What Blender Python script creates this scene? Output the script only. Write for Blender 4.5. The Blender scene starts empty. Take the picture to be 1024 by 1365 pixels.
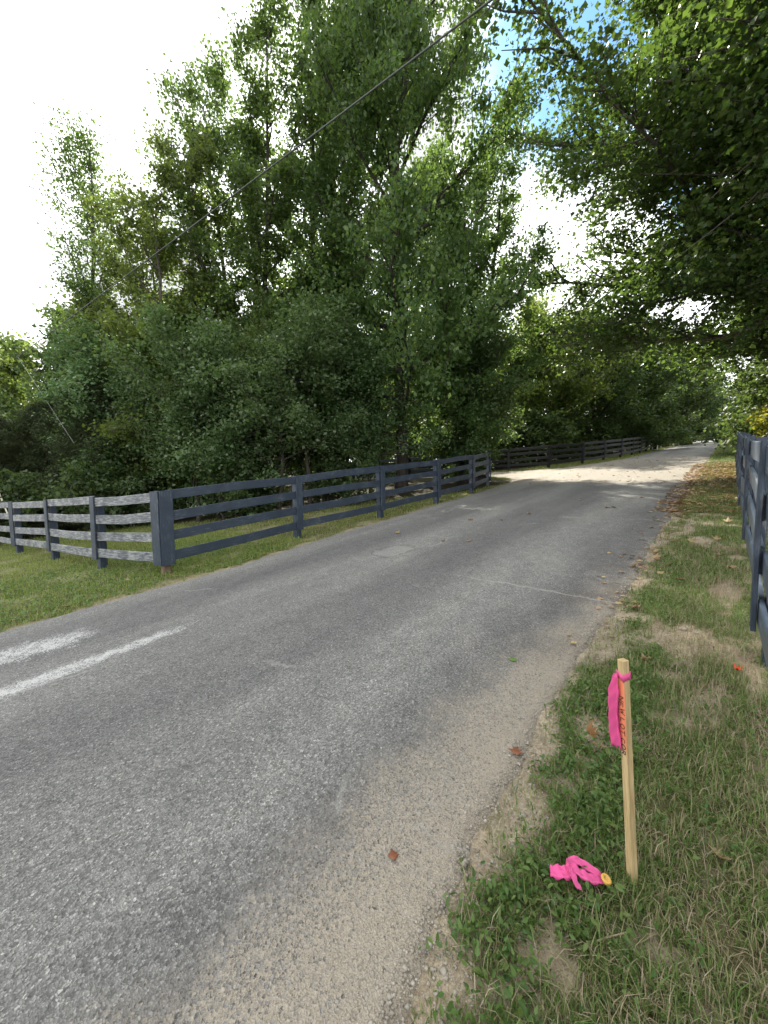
import bpy, bmesh, math, random
import numpy as np
from mathutils import Matrix, Vector

# ------------------------------------------------------------------ camera, light, exposure
SC = bpy.context.scene
COL = SC.collection
EYE = np.array([0.0, 0.0, 1.45])
PITCH, ROLL = math.radians(3.7), 0.014
SUN_AZ, SUN_EL = math.radians(-5.0), math.radians(46.0)      # azimuth from +Y, positive to the right
SUN_STRENGTH, SKY_STRENGTH, EXPOSURE = 3.9, 0.10, 1.68
CLOUD = 9.0

fwd = np.array([0, math.cos(PITCH), -math.sin(PITCH)])
_r = np.array([1.0, 0, 0]); _u = np.cross(_r, fwd)
cam_r = _r * math.cos(ROLL) - _u * math.sin(ROLL)
cam_u = _r * math.sin(ROLL) + _u * math.cos(ROLL)
cd = bpy.data.cameras.new('camera')
cd.sensor_fit = 'HORIZONTAL'; cd.sensor_width = 36.0; cd.lens = 18.0
cd.clip_start = 0.05; cd.clip_end = 2000
cam = bpy.data.objects.new('camera', cd); COL.objects.link(cam)
cam.matrix_world = Matrix([[cam_r[i], cam_u[i], -fwd[i], EYE[i]] for i in range(3)] + [[0, 0, 0, 1]])
SC.camera = cam
SC.view_settings.view_transform = 'Standard'; SC.view_settings.look = 'None'
SC.view_settings.exposure = EXPOSURE; SC.view_settings.gamma = 1.0
SC.view_settings.use_curve_mapping = False
SC.render.engine = 'CYCLES'
SC.cycles.max_bounces = 8; SC.cycles.diffuse_bounces = 4; SC.cycles.transmission_bounces = 5
SC.cycles.glossy_bounces = 2; SC.cycles.use_denoising = True


def ray_dir(px, py):
    v = fwd * 512 + cam_r * (px - 512) + cam_u * (682.5 - py)
    return v / np.linalg.norm(v)


W = bpy.data.worlds.new('World'); SC.world = W; W.use_nodes = True
nt = W.node_tree; nt.nodes.clear()


def N(tree, kind, **kw):
    n = tree.nodes.new(kind)
    for k, v in kw.items():
        if k in n.bl_rna.properties and k != 'inputs':
            setattr(n, k, v)
    return n


def wire(tree, a, b): tree.links.new(a, b)


def build_world():
    t = nt
    out = N(t, 'ShaderNodeOutputWorld'); bg = N(t, 'ShaderNodeBackground')
    bg.inputs['Strength'].default_value = SKY_STRENGTH
    sky = N(t, 'ShaderNodeTexSky'); sky.sky_type = 'NISHITA'; sky.sun_disc = False
    sky.sun_elevation = SUN_EL; sky.sun_rotation = SUN_AZ
    sky.air_density = 1.0; sky.dust_density = 0.6; sky.ozone_density = 1.3
    tc = N(t, 'ShaderNodeTexCoord')
    n1 = N(t, 'ShaderNodeTexNoise'); n1.inputs['Scale'].default_value = 2.6; n1.inputs['Detail'].default_value = 7; n1.inputs['Roughness'].default_value = .55
    wire(t, tc.outputs['Generated'], n1.inputs['Vector'])
    # general gaps between the clouds
    cov = N(t, 'ShaderNodeMapRange'); cov.interpolation_type = 'SMOOTHSTEP'
    cov.inputs['From Min'].default_value = .26; cov.inputs['From Max'].default_value = .40
    wire(t, n1.outputs['Fac'], cov.inputs['Value'])
    # one larger opening in the cloud
    d = N(t, 'ShaderNodeVectorMath'); d.operation = 'DISTANCE'
    wire(t, tc.outputs['Generated'], d.inputs[0]); d.inputs[1].default_value = tuple(ray_dir(758, 72))
    n2 = N(t, 'ShaderNodeTexNoise'); n2.inputs['Scale'].default_value = 7; n2.inputs['Detail'].default_value = 5
    wire(t, tc.outputs['Generated'], n2.inputs['Vector'])
    ma = N(t, 'ShaderNodeMath'); ma.operation = 'MULTIPLY_ADD'
    wire(t, n2.outputs['Fac'], ma.inputs[0]); ma.inputs[1].default_value = .16
    wire(t, d.outputs['Value'], ma.inputs[2])
    hole = N(t, 'ShaderNodeMapRange'); hole.interpolation_type = 'SMOOTHSTEP'
    hole.inputs['From Min'].default_value = .17; hole.inputs['From Max'].default_value = .28
    wire(t, ma.outputs[0], hole.inputs['Value'])
    mul = N(t, 'ShaderNodeMath'); mul.operation = 'MULTIPLY'
    wire(t, cov.outputs[0], mul.inputs[0]); wire(t, hole.outputs[0], mul.inputs[1])
    # cloud brightness varies a little
    cr = N(t, 'ShaderNodeMapRange'); cr.inputs['From Min'].default_value = .38; cr.inputs['From Max'].default_value = .60
    cr.inputs['To Min'].default_value = .38; cr.inputs['To Max'].default_value = 1.15
    n3 = N(t, 'ShaderNodeTexNoise'); n3.inputs['Scale'].default_value = 4; n3.inputs['Detail'].default_value = 6
    wire(t, tc.outputs['Generated'], n3.inputs['Vector']); wire(t, n3.outputs['Fac'], cr.inputs['Value'])
    cc = N(t, 'ShaderNodeVectorMath'); cc.operation = 'SCALE'
    cc.inputs[0].default_value = (CLOUD * .98, CLOUD, CLOUD * 1.02)
    wire(t, cr.outputs[0], cc.inputs['Scale'])
    mx = N(t, 'ShaderNodeMix'); mx.data_type = 'RGBA'
    sk = N(t, 'ShaderNodeMix'); sk.data_type = 'RGBA'; sk.blend_type = 'MULTIPLY'; sk.inputs['Factor'].default_value = 1
    wire(t, sky.outputs[0], sk.inputs['A']); sk.inputs['B'].default_value = (.42, .68, .86, 1)
    wire(t, mul.outputs[0], mx.inputs['Factor']); wire(t, sk.outputs['Result'], mx.inputs['A']); wire(t, cc.outputs[0], mx.inputs['B'])
    wire(t, mx.outputs['Result'], bg.inputs['Color']); wire(t, bg.outputs[0], out.inputs[0])


build_world()
sl = bpy.data.lights.new('sun', 'SUN'); sl.energy = SUN_STRENGTH; sl.angle = math.radians(0.9); sl.color = (1.0, .93, .80)
so = bpy.data.objects.new('sun', sl); COL.objects.link(so)
sd = Vector((math.sin(SUN_AZ) * math.cos(SUN_EL), math.cos(SUN_AZ) * math.cos(SUN_EL), math.sin(SUN_EL)))
so.rotation_euler = sd.to_track_quat('Z', 'Y').to_euler(); so.location = sd * 60

# ------------------------------------------------------------------ numeric helpers
U = np.array([.667, .745]); T = np.array([.745, -.667])       # along the road (uphill) and across it (to the right)


def xy(s, t):
    s = np.asarray(s, float); t = np.asarray(t, float)
    return s * U[0] + t * T[0], s * U[1] + t * T[1]


def st(x, y): return x * U[0] + y * U[1], x * T[0] + y * T[1]


def hz(s, t):
    s = np.asarray(s, float); t = np.asarray(t, float)
    f = np.where(s < 40, .107 * s, 4.28 + .095 * (np.minimum(s, 85) - 40) + .01 * np.maximum(s - 85, 0))
    f = np.where(s < -1, -.107 + .06 * (np.maximum(s, -60) + 1), f)
    tilt = .018 * np.clip(t + 3, -4, 4) * np.clip(1 - s / 14, 0, 1) * np.clip(1 + s / 30, 0, 1)
    drop = -.014 * np.clip(-t - 7, 0, 30) * np.clip(1 - s / 14, 0, 1) * np.clip(1 + s / 30, 0, 1)
    bump = .05 * np.exp(-((s - 3) / 3) ** 2) * np.clip((t + .8) / .8, 0, 1)
    return f + tilt + drop + bump


def hash2(ix, iy, seed):
    h = (ix.astype(np.int64) * 374761393 + iy.astype(np.int64) * 668265263 + seed * 974634541) & 0x7fffffff
    h = ((h ^ (h >> 13)) * 1274126177) & 0x7fffffff
    return ((h ^ (h >> 16)) & 0xffff) / 65535.0


def vnoise(x, y, seed=0):
    x = np.asarray(x, float); y = np.asarray(y, float)
    ix = np.floor(x); iy = np.floor(y); fx = x - ix; fy = y - iy
    fx = fx * fx * (3 - 2 * fx); fy = fy * fy * (3 - 2 * fy)
    a = hash2(ix, iy, seed); b = hash2(ix + 1, iy, seed); c = hash2(ix, iy + 1, seed); d = hash2(ix + 1, iy + 1, seed)
    return (a * (1 - fx) + b * fx) * (1 - fy) + (c * (1 - fx) + d * fx) * fy


def fbm(x, y, seed=0, o=4):
    r = 0; a = .5; n = 0
    for k in range(o):
        r = r + a * vnoise(x * 2 ** k, y * 2 ** k, seed + k); n += a; a *= .5
    return r / n


def smooth(e0, e1, x):
    q = np.clip((np.asarray(x, float) - e0) / (e1 - e0), 0, 1); return q * q * (3 - 2 * q)


def right_edge(s): return -.66 + .12 * (1 - smooth(.6, 1.5, s)) - .05 * smooth(4, 9, s) + .10 * (fbm(np.asarray(s) * 1.7, 0 * np.asarray(s), 5) - .5) + .05 * (vnoise(np.asarray(s) * 9, 0 * np.asarray(s), 6) - .5)


def left_edge(s):
    s = np.asarray(s, float)
    b = np.interp(s, [-30, 0, 3, 5, 10, 13, 15, 17, 24, 27, 32, 60, 120], [-5.6, -5.66, -5.6, -5.85, -6.05, -6.2, -6.5, -7.0, -5.9, -5.0, -4.5, -4.2, -4.2])
    return b + .14 * (fbm(s * 1.4, 0 * s, 9) - .5)


def drive_near(t): return np.interp(t, [-60, -18, -12, -9, -7.3, -6.5, -6.2, -5], [19.5, 18.5, 18.2, 17.8, 16.6, 14.8, 13.3, 13.0])
def drive_far(t): return np.interp(t, [-60, -12, -9, -7, -5.8, -5.0, -4.4], [21.5, 20.4, 20.8, 21.9, 24, 27, 30])


def on_road(s, t):
    a = (t < right_edge(s)) & (t > left_edge(s))
    b = (t < -5) & (s > drive_near(t)) & (s < drive_far(t))
    return a | b


RNG = np.random.default_rng(7)


def mesh_np(name, v, f, mat=None, smooth_faces=False, uv=None, attrs=None):
    """v (n,3), f (m,k) -> mesh datablock"""
    v = np.ascontiguousarray(v, np.float32); f = np.ascontiguousarray(f, np.int32)
    me = bpy.data.meshes.new(name)
    m, k = f.shape
    me.vertices.add(len(v)); me.vertices.foreach_set('co', v.ravel())
    me.loops.add(m * k); me.loops.foreach_set('vertex_index', f.ravel())
    me.polygons.add(m); me.polygons.foreach_set('loop_start', np.arange(0, m * k, k, dtype=np.int32))
    if smooth_faces: me.polygons.foreach_set('use_smooth', np.ones(m, bool))
    if attrs:
        for an, av in attrs.items():
            at = me.attributes.new(an, 'FLOAT', 'POINT'); at.data.foreach_set('value', np.ascontiguousarray(av, np.float32))
    if uv is not None:
        ul = me.uv_layers.new(name='st'); ul.data.foreach_set('uv', np.ascontiguousarray(uv[f.ravel()], np.float32).ravel())
    me.update(calc_edges=True); me.validate()
    if mat: me.materials.append(mat)
    return me


def link(name, me, parent=None, loc=None):
    o = bpy.data.objects.new(name, me); COL.objects.link(o)
    if parent is not None: o.parent = parent
    if loc is not None: o.location = loc
    return o


def empty(name, loc=(0, 0, 0), rz=0.0):
    o = bpy.data.objects.new(name, None); COL.objects.link(o); o.location = loc; o.rotation_euler = (0, 0, rz)
    o.empty_display_size = .2
    return o


def tag(o, label=None, cat=None, group=None, kind=None):
    if label: o['label'] = label
    if cat: o['category'] = cat
    if group: o['group'] = group
    if kind: o['kind'] = kind
    return o


# ------------------------------------------------------------------ materials
def new_mat(name):
    m = bpy.data.materials.new(name); m.use_nodes = True; t = m.node_tree; t.nodes.clear()
    out = N(t, 'ShaderNodeOutputMaterial'); p = N(t, 'ShaderNodeBsdfPrincipled')
    wire(t, p.outputs[0], out.inputs['Surface'])
    return m, t, p, out


def ramp(t, fac, stops):
    r = N(t, 'ShaderNodeValToRGB'); e = r.color_ramp.elements
    while len(e) < len(stops): e.new(.5)
    for i, (p, c) in enumerate(stops):
        e[i].position = p; e[i].color = (*c, 1)
    if fac is not None: wire(t, fac, r.inputs['Fac'])
    return r.outputs['Color']


def noise(t, vec, scale, detail=4, rough=.5):
    n = N(t, 'ShaderNodeTexNoise'); n.inputs['Scale'].default_value = scale; n.inputs['Detail'].default_value = detail
    n.inputs['Roughness'].default_value = rough
    if vec is not None: wire(t, vec, n.inputs['Vector'])
    return n.outputs['Fac']


def mixc(t, fac, a, b, mode='MIX'):
    m = N(t, 'ShaderNodeMix'); m.data_type = 'RGBA'; m.blend_type = mode
    if isinstance(fac, (int, float)): m.inputs['Factor'].default_value = fac
    else: wire(t, fac, m.inputs['Factor'])
    for k, q in (('A', a), ('B', b)):
        if isinstance(q, tuple): m.inputs[k].default_value = (*q, 1)
        else: wire(t, q, m.inputs[k])
    return m.outputs['Result']


def rng_map(t, val, a, b, c=0.0, d=1.0, sm=True):
    m = N(t, 'ShaderNodeMapRange')
    if sm: m.interpolation_type = 'SMOOTHSTEP'
    m.inputs['From Min'].default_value = a; m.inputs['From Max'].default_value = b
    m.inputs['To Min'].default_value = c; m.inputs['To Max'].default_value = d
    wire(t, val, m.inputs['Value']); return m.outputs[0]


def math_n(t, op, a, b=None):
    m = N(t, 'ShaderNodeMath'); m.operation = op
    for i, q in enumerate((a, b)):
        if q is None: continue
        if isinstance(q, (int, float)): m.inputs[i].default_value = q
        else: wire(t, q, m.inputs[i])
    return m.outputs[0]


def bump(t, p, height, dist, strength=1.0, prev=None):
    b = N(t, 'ShaderNodeBump'); b.inputs['Distance'].default_value = dist; b.inputs['Strength'].default_value = strength
    wire(t, height, b.inputs['Height'])
    if prev is not None: wire(t, prev, b.inputs['Normal'])
    if p is not None: wire(t, b.outputs[0], p.inputs['Normal'])
    return b.outputs[0]


def leaf_mat(name, cols, trans, tfac=.38, rough=.42, tint=.25):
    """cols: dark .. light base colours picked per leaf"""
    m, t, p, out = new_mat(name)
    g = N(t, 'ShaderNodeNewGeometry'); oi = N(t, 'ShaderNodeObjectInfo')
    c = ramp(t, g.outputs['Random Per Island'], [(i / (len(cols) - 1), c) for i, c in enumerate(cols)])
    hs = N(t, 'ShaderNodeHueSaturation'); wire(t, c, hs.inputs['Color'])
    wire(t, rng_map(t, oi.outputs['Random'], 0, 1, .485, .515, False), hs.inputs['Hue'])
    wire(t, rng_map(t, oi.outputs['Random'], 0, 1, 1 - tint, 1 + tint, False), hs.inputs['Value'])
    wire(t, hs.outputs[0], p.inputs['Base Color'])
    p.inputs['Roughness'].default_value = rough; p.inputs['Specular IOR Level'].default_value = .35
    tr = N(t, 'ShaderNodeBsdfTranslucent')
    tcol = mixc(t, g.outputs['Random Per Island'], trans, tuple(min(1, q * 1.5) for q in trans))
    wire(t, tcol, tr.inputs['Color'])
    mx = N(t, 'ShaderNodeMixShader'); mx.inputs[0].default_value = tfac
    wire(t, p.outputs[0], mx.inputs[1]); wire(t, tr.outputs[0], mx.inputs[2]); wire(t, mx.outputs[0], out.inputs['Surface'])
    return m


M = {}
M['leaf_tulip'] = leaf_mat('tulip leaves', [(.040, .084, .028), (.062, .116, .036), (.088, .145, .046), (.13, .175, .062)], (.15, .24, .045), .42, .48)
M['leaf_olive'] = leaf_mat('olive leaves', [(.046, .080, .024), (.068, .110, .032), (.094, .134, .040), (.135, .158, .050)], (.17, .23, .04), .42, .48)
M['leaf_silver'] = leaf_mat('silvery understory leaves', [(.060, .118, .044), (.086, .152, .060), (.122, .185, .085), (.19, .23, .14)], (.14, .23, .06), .38, .4)
M['leaf_dark'] = leaf_mat('dark wood leaves', [(.032, .060, .024), (.046, .082, .030), (.066, .104, .038), (.09, .12, .045)], (.11, .17, .035), .38, .5)
M['leaf_bright'] = leaf_mat('bright bush leaves', [(.050, .090, .024), (.072, .118, .030), (.100, .140, .036), (.14, .165, .045)], (.20, .27, .045), .44)
M['leaf_yellow'] = leaf_mat('yellow shrub leaves', [(.10, .13, .025), (.16, .16, .025), (.23, .20, .025), (.13, .15, .03)], (.34, .34, .04), .45)
M['leaf_maple'] = leaf_mat('maple leaves', [(.034, .074, .022), (.048, .096, .028), (.064, .116, .034), (.10, .13, .036)], (.12, .20, .03), .36, .42)
M['needle'] = leaf_mat('cedar sprays', [(.026, .042, .016), (.034, .055, .018), (.046, .066, .020), (.07, .078, .026)], (.05, .08, .015), .15, .6)


def bark_mat(name, a, b):
    m, t, p, out = new_mat(name)
    tc = N(t, 'ShaderNodeTexCoord'); mp = N(t, 'ShaderNodeMapping'); mp.inputs['Scale'].default_value = (9, 9, 1.6)
    wire(t, tc.outputs['Object'], mp.inputs['Vector'])
    n = noise(t, mp.outputs[0], 2.2, 6, .65)
    wire(t, ramp(t, n, [(.3, a), (.7, b)]), p.inputs['Base Color']); p.inputs['Roughness'].default_value = .9
    bump(t, p, n, .03, .8); return m


M['bark'] = bark_mat('grey bark', (.035, .030, .025), (.13, .115, .095))
M['bark_dark'] = bark_mat('dark bark', (.022, .018, .015), (.075, .062, .05))


def asphalt_mat():
    m, t, p, out = new_mat('chip seal')
    uv = N(t, 'ShaderNodeUVMap'); uv.uv_map = 'st'
    sep = N(t, 'ShaderNodeSeparateXYZ'); wire(t, uv.outputs[0], sep.inputs[0])
    S, TT = sep.outputs[0], sep.outputs[1]
    wob = N(t, 'ShaderNodeVectorMath'); wob.operation = 'ADD'
    nn = N(t, 'ShaderNodeTexNoise'); nn.inputs['Scale'].default_value = 95; wire(t, uv.outputs[0], nn.inputs['Vector'])
    sc = N(t, 'ShaderNodeVectorMath'); sc.operation = 'SCALE'; sc.inputs['Scale'].default_value = .014
    wire(t, nn.outputs['Color'], sc.inputs[0]); wire(t, uv.outputs[0], wob.inputs[0]); wire(t, sc.outputs[0], wob.inputs[1])
    vo = N(t, 'ShaderNodeTexVoronoi'); vo.inputs['Scale'].default_value = 122; wire(t, wob.outputs[0], vo.inputs['Vector'])
    vsep = N(t, 'ShaderNodeSeparateColor'); wire(t, vo.outputs['Color'], vsep.inputs[0])
    ve = N(t, 'ShaderNodeTexVoronoi'); ve.feature = 'DISTANCE_TO_EDGE'; ve.inputs['Scale'].default_value = 122; wire(t, wob.outputs[0], ve.inputs['Vector'])
    stone = ramp(t, vsep.outputs[0], [(0, (.105, .103, .100)), (.4, (.202, .199, .192)), (.8, (.285, .280, .271)), (.95, (.34, .333, .318)), (1, (.47, .46, .43))])
    gap = rng_map(t, ve.outputs['Distance'], .0, .11)
    fine0 = noise(t, uv.outputs[0], 260, 3, .7)
    stone = mixc(t, .7, stone, ramp(t, fine0, [(.32, (.5, .5, .5)), (.68, (1.38, 1.38, 1.38))]), 'MULTIPLY')
    chips = mixc(t, gap, (.118, .116, .111), stone)
    # broad wear: tyre lanes, patches
    mp = N(t, 'ShaderNodeMapping'); mp.inputs['Scale'].default_value = (.22, 1.1, 1); wire(t, uv.outputs[0], mp.inputs['Vector'])
    lane = noise(t, mp.outputs[0], 1.3, 5, .6)
    chips = mixc(t, .85, chips, ramp(t, lane, [(.3, (.74, .745, .76)), (.52, (1.0, 1.0, 1.0)), (.72, (1.20, 1.19, 1.17))]), 'MULTIPLY')
    lanes2 = math_n(t, 'SINE', math_n(t, 'ADD', math_n(t, 'MULTIPLY', TT, 3.3), math_n(t, 'MULTIPLY', noise(t, uv.outputs[0], .5, 3), 2.0)))
    chips = mixc(t, .85, chips, ramp(t, rng_map(t, lanes2, -1, 1), [(0, (.80, .80, .81)), (1, (1.17, 1.17, 1.15))]), 'MULTIPLY')
    mid = noise(t, uv.outputs[0], 6, 6, .65)
    chips = mixc(t, .8, chips, ramp(t, mid, [(.3, (.83, .83, .83)), (.7, (1.15, 1.15, 1.14))]), 'MULTIPLY')
    # sand washed in along the right edge, more of it low down the slope
    sand_n = noise(t, uv.outputs[0], 3.2, 6, .62)
    fine = noise(t, uv.outputs[0], 150, 2, .6)
    start = rng_map(t, S, 1.5, 5.5, -1.24, -.84)
    dd = math_n(t, 'ADD', math_n(t, 'SUBTRACT', TT, start), math_n(t, 'MULTIPLY', math_n(t, 'SUBTRACT', sand_n, .5), .55))
    msand = rng_map(t, dd, -.15, .95)
    # stone by stone: a chip is either swept clean or covered, sand first fills the joints
    pick = math_n(t, 'SUBTRACT', math_n(t, 'MULTIPLY', msand, 1.15), math_n(t, 'ADD', math_n(t, 'MULTIPLY', vsep.outputs[1], .75), math_n(t, 'MULTIPLY', fine, .35)))
    cover = rng_map(t, pick, -.22, .16)
    joint = math_n(t, 'MULTIPLY', math_n(t, 'SUBTRACT', 1.0, gap), rng_map(t, msand, .05, .35))
    m2 = math_n(t, 'MAXIMUM', math_n(t, 'MULTIPLY', cover, .72), joint)
    sandc = ramp(t, noise(t, uv.outputs[0], 230, 3, .75), [(.28, (.19, .155, .115)), (.5, (.37, .32, .245)), (.72, (.55, .49, .395))])
    tint = mixc(t, math_n(t, 'MULTIPLY', msand, .55), chips, ramp(t, vsep.outputs[2], [(0, (.10, .088, .074)), (.4, (.25, .225, .185)), (1, (.56, .51, .43))]))
    col = mixc(t, m2, tint, sandc)
    # rust-brown bleed near the verge
    rb = noise(t, uv.outputs[0], 1.1, 4)
    rbm = math_n(t, 'MULTIPLY', rng_map(t, TT, -1.25, -.85), rng_map(t, S, 2.2, 3.2))
    rbm = math_n(t, 'MULTIPLY', rbm, rng_map(t, S, 6.0, 3.9))
    col = mixc(t, math_n(t, 'MULTIPLY', rbm, rng_map(t, rb, .4, .6, .05, .45)), col, (.10, .075, .06))
    # loose pale gravel where the side drive joins
    gm = math_n(t, 'MULTIPLY', rng_map(t, math_n(t, 'ADD', S, math_n(t, 'MULTIPLY', sand_n, 2.5)), 13.6, 15.6), rng_map(t, S, 31, 24))
    gravc = ramp(t, vsep.outputs[2], [(0, (.17, .155, .13)), (.5, (.28, .25, .21)), (1, (.42, .385, .33))])
    col = mixc(t, math_n(t, 'MULTIPLY', gm, .85), col, gravc)
    # pale hairline cracks
    cv = N(t, 'ShaderNodeTexVoronoi'); cv.feature = 'DISTANCE_TO_EDGE'; cv.inputs['Scale'].default_value = .38
    w2 = N(t, 'ShaderNodeVectorMath'); w2.operation = 'ADD'; s2 = N(t, 'ShaderNodeVectorMath'); s2.operation = 'SCALE'; s2.inputs['Scale'].default_value = .5
    n4 = N(t, 'ShaderNodeTexNoise'); n4.inputs['Scale'].default_value = 2.5; n4.inputs['Detail'].default_value = 6; wire(t, uv.outputs[0], n4.inputs['Vector'])
    wire(t, n4.outputs['Color'], s2.inputs[0]); wire(t, uv.outputs[0], w2.inputs[0]); wire(t, s2.outputs[0], w2.inputs[1]); wire(t, w2.outputs[0], cv.inputs['Vector'])
    crk = math_n(t, 'MULTIPLY', rng_map(t, cv.outputs['Distance'], .010, .002), rng_map(t, rb, .52, .62))
    col = mixc(t, math_n(t, 'MULTIPLY', crk, .45), col, (.38, .37, .34))
    # one crack right across the right lane, and a shallow patch edge farther left
    cn = noise(t, uv.outputs[0], 3.5, 6, .7)
    line_c = math_n(t, 'ABSOLUTE', math_n(t, 'SUBTRACT', S, math_n(t, 'ADD', 3.58, math_n(t, 'MULTIPLY', cn, .22))))
    crk2 = math_n(t, 'MULTIPLY', math_n(t, 'MULTIPLY', rng_map(t, line_c, .020, .006), rng_map(t, TT, -2.5, -1.7)), rng_map(t, fine, .35, .55))
    col = mixc(t, math_n(t, 'MULTIPLY', crk2, .6), col, (.46, .44, .39))
    ex = math_n(t, 'POWER', math_n(t, 'DIVIDE', math_n(t, 'SUBTRACT', S, 4.3), .34), 2.0)
    ey = math_n(t, 'POWER', math_n(t, 'DIVIDE', math_n(t, 'ADD', TT, 3.68), .30), 2.0)
    er = math_n(t, 'ADD', math_n(t, 'ADD', ex, ey), math_n(t, 'MULTIPLY', math_n(t, 'SUBTRACT', cn, .5), 4.0))
    ring = math_n(t, 'MULTIPLY', rng_map(t, er, .75, .95), rng_map(t, er, 1.35, 1.05))
    col = mixc(t, math_n(t, 'MULTIPLY', ring, .38), col, (.085, .083, .08))
    col = mixc(t, math_n(t, 'MULTIPLY', rng_map(t, er, .9, .6), .35), col, (.30, .295, .28))
    wire(t, col, p.inputs['Base Color'])
    p.inputs['Roughness'].default_value = .78; p.inputs['Specular IOR Level'].default_value = .22
    dome = math_n(t, 'MULTIPLY', math_n(t, 'SUBTRACT', .8, vo.outputs['Distance']), math_n(t, 'ADD', math_n(t, 'MULTIPLY', vsep.outputs[1], .8), .35))
    hgt = math_n(t, 'ADD', dome, math_n(t, 'MULTIPLY', fine0, .35))
    b1 = bump(t, None, hgt, .008, .9)
    bump(t, p, mid, .02, .5, b1)
    return m


def gravel_mat():
    m, t, p, out = new_mat('pale gravel')
    uv = N(t, 'ShaderNodeUVMap'); uv.uv_map = 'st'
    vo = N(t, 'ShaderNodeTexVoronoi'); vo.inputs['Scale'].default_value = 45; wire(t, uv.outputs[0], vo.inputs['Vector'])
    vs = N(t, 'ShaderNodeSeparateColor'); wire(t, vo.outputs['Color'], vs.inputs[0])
    c = ramp(t, vs.outputs[0], [(0, (.17, .155, .13)), (.5, (.28, .25, .21)), (1, (.42, .385, .33))])
    c = mixc(t, .9, c, ramp(t, noise(t, uv.outputs[0], .8, 5), [(.3, (.75, .72, .68)), (.7, (1.1, 1.1, 1.1))]), 'MULTIPLY')
    wire(t, c, p.inputs['Base Color']); p.inputs['Roughness'].default_value = .9
    bump(t, p, vo.outputs['Distance'], .02, .8); return m


def ground_mat():
    m, t, p, out = new_mat('earth and turf')
    tc = N(t, 'ShaderNodeTexCoord'); v = tc.outputs['Object']
    a1 = N(t, 'ShaderNodeAttribute'); a1.attribute_name = 'soil'
    a2 = N(t, 'ShaderNodeAttribute'); a2.attribute_name = 'woods'
    a3 = N(t, 'ShaderNodeAttribute'); a3.attribute_name = 'litter'
    turf = ramp(t, noise(t, v, 55, 6, .75), [(.3, (.035, .038, .017)), (.5, (.085, .085, .040)), (.68, (.20, .175, .10))])
    big = noise(t, v, .7, 4)
    turf = mixc(t, .7, turf, ramp(t, big, [(.3, (.75, .85, .7)), (.7, (1.25, 1.15, 1.0))]), 'MULTIPLY')
    soil = ramp(t, noise(t, v, 60, 6, .75), [(.3, (.19, .15, .105)), (.5, (.37, .315, .235)), (.72, (.56, .49, .385))])
    soil = mixc(t, .8, soil, ramp(t, noise(t, v, 5, 4), [(.3, (.72, .68, .62)), (.7, (1.15, 1.12, 1.08))]), 'MULTIPLY')
    litter = ramp(t, noise(t, v, 9, 5, .7), [(.3, (.035, .028, .018)), (.5, (.09, .068, .04)), (.7, (.17, .125, .07))])
    col = mixc(t, a1.outputs['Fac'], turf, soil)
    col = mixc(t, a3.outputs['Fac'], col, litter)
    col = mixc(t, a2.outputs['Fac'], col, ramp(t, noise(t, v, 5, 5, .7), [(.35, (.025, .022, .014)), (.6, (.06, .055, .03)), (.75, (.05, .07, .025))]))
    wire(t, col, p.inputs['Base Color']); p.inputs['Roughness'].default_value = .95; p.inputs['Specular IOR Level'].default_value = .15
    b1 = bump(t, None, noise(t, v, 90, 4, .7), .008, .9)
    bump(t, p, noise(t, v, 22, 4, .6), .02, .7, b1)
    return m


def blade_mat(name, cols, trans, tfac=.3):
    return leaf_mat(name, cols, trans, tfac, .5, 0.0)


M['road'] = asphalt_mat(); M['gravel'] = gravel_mat(); M['ground'] = ground_mat()
M['grass'] = blade_mat('grass blades', [(.065, .115, .026), (.095, .165, .036), (.135, .205, .046), (.20, .245, .075), (.29, .27, .13), (.34, .30, .18)], (.18, .30, .06))
M['lawn'] = blade_mat('lawn blades', [(.120, .165, .032), (.165, .225, .044), (.22, .28, .058), (.29, .31, .10), (.34, .30, .15)], (.30, .40, .08))
M['straw'] = blade_mat('dead straw', [(.24, .19, .115), (.33, .27, .17), (.43, .37, .26)], (.25, .2, .1), .15)
M['weed'] = blade_mat('broad weed leaves', [(.050, .108, .026), (.075, .145, .036), (.105, .180, .046), (.15, .20, .06)], (.17, .30, .05))
M['litter'] = blade_mat('dry fallen leaves', [(.18, .095, .055), (.30, .175, .095), (.42, .28, .16), (.48, .38, .18), (.36, .24, .17)], (.35, .22, .07), .2)


def plain(name, col, rough=.6, spec=.4, nscale=None, var=.25, bumpd=0.0, metal=0):
    m, t, p, out = new_mat(name)
    if nscale:
        tc = N(t, 'ShaderNodeTexCoord'); n = noise(t, tc.outputs['Object'], nscale, 5, .65)
        wire(t, ramp(t, n, [(.3, tuple(c * (1 - var) for c in col)), (.7, tuple(min(1, c * (1 + var)) for c in col))]), p.inputs['Base Color'])
        if bumpd: bump(t, p, n, bumpd, .8)
    else: p.inputs['Base Color'].default_value = (*col, 1)
    p.inputs['Roughness'].default_value = rough; p.inputs['Specular IOR Level'].default_value = spec; p.inputs['Metallic'].default_value = metal
    return m


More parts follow.
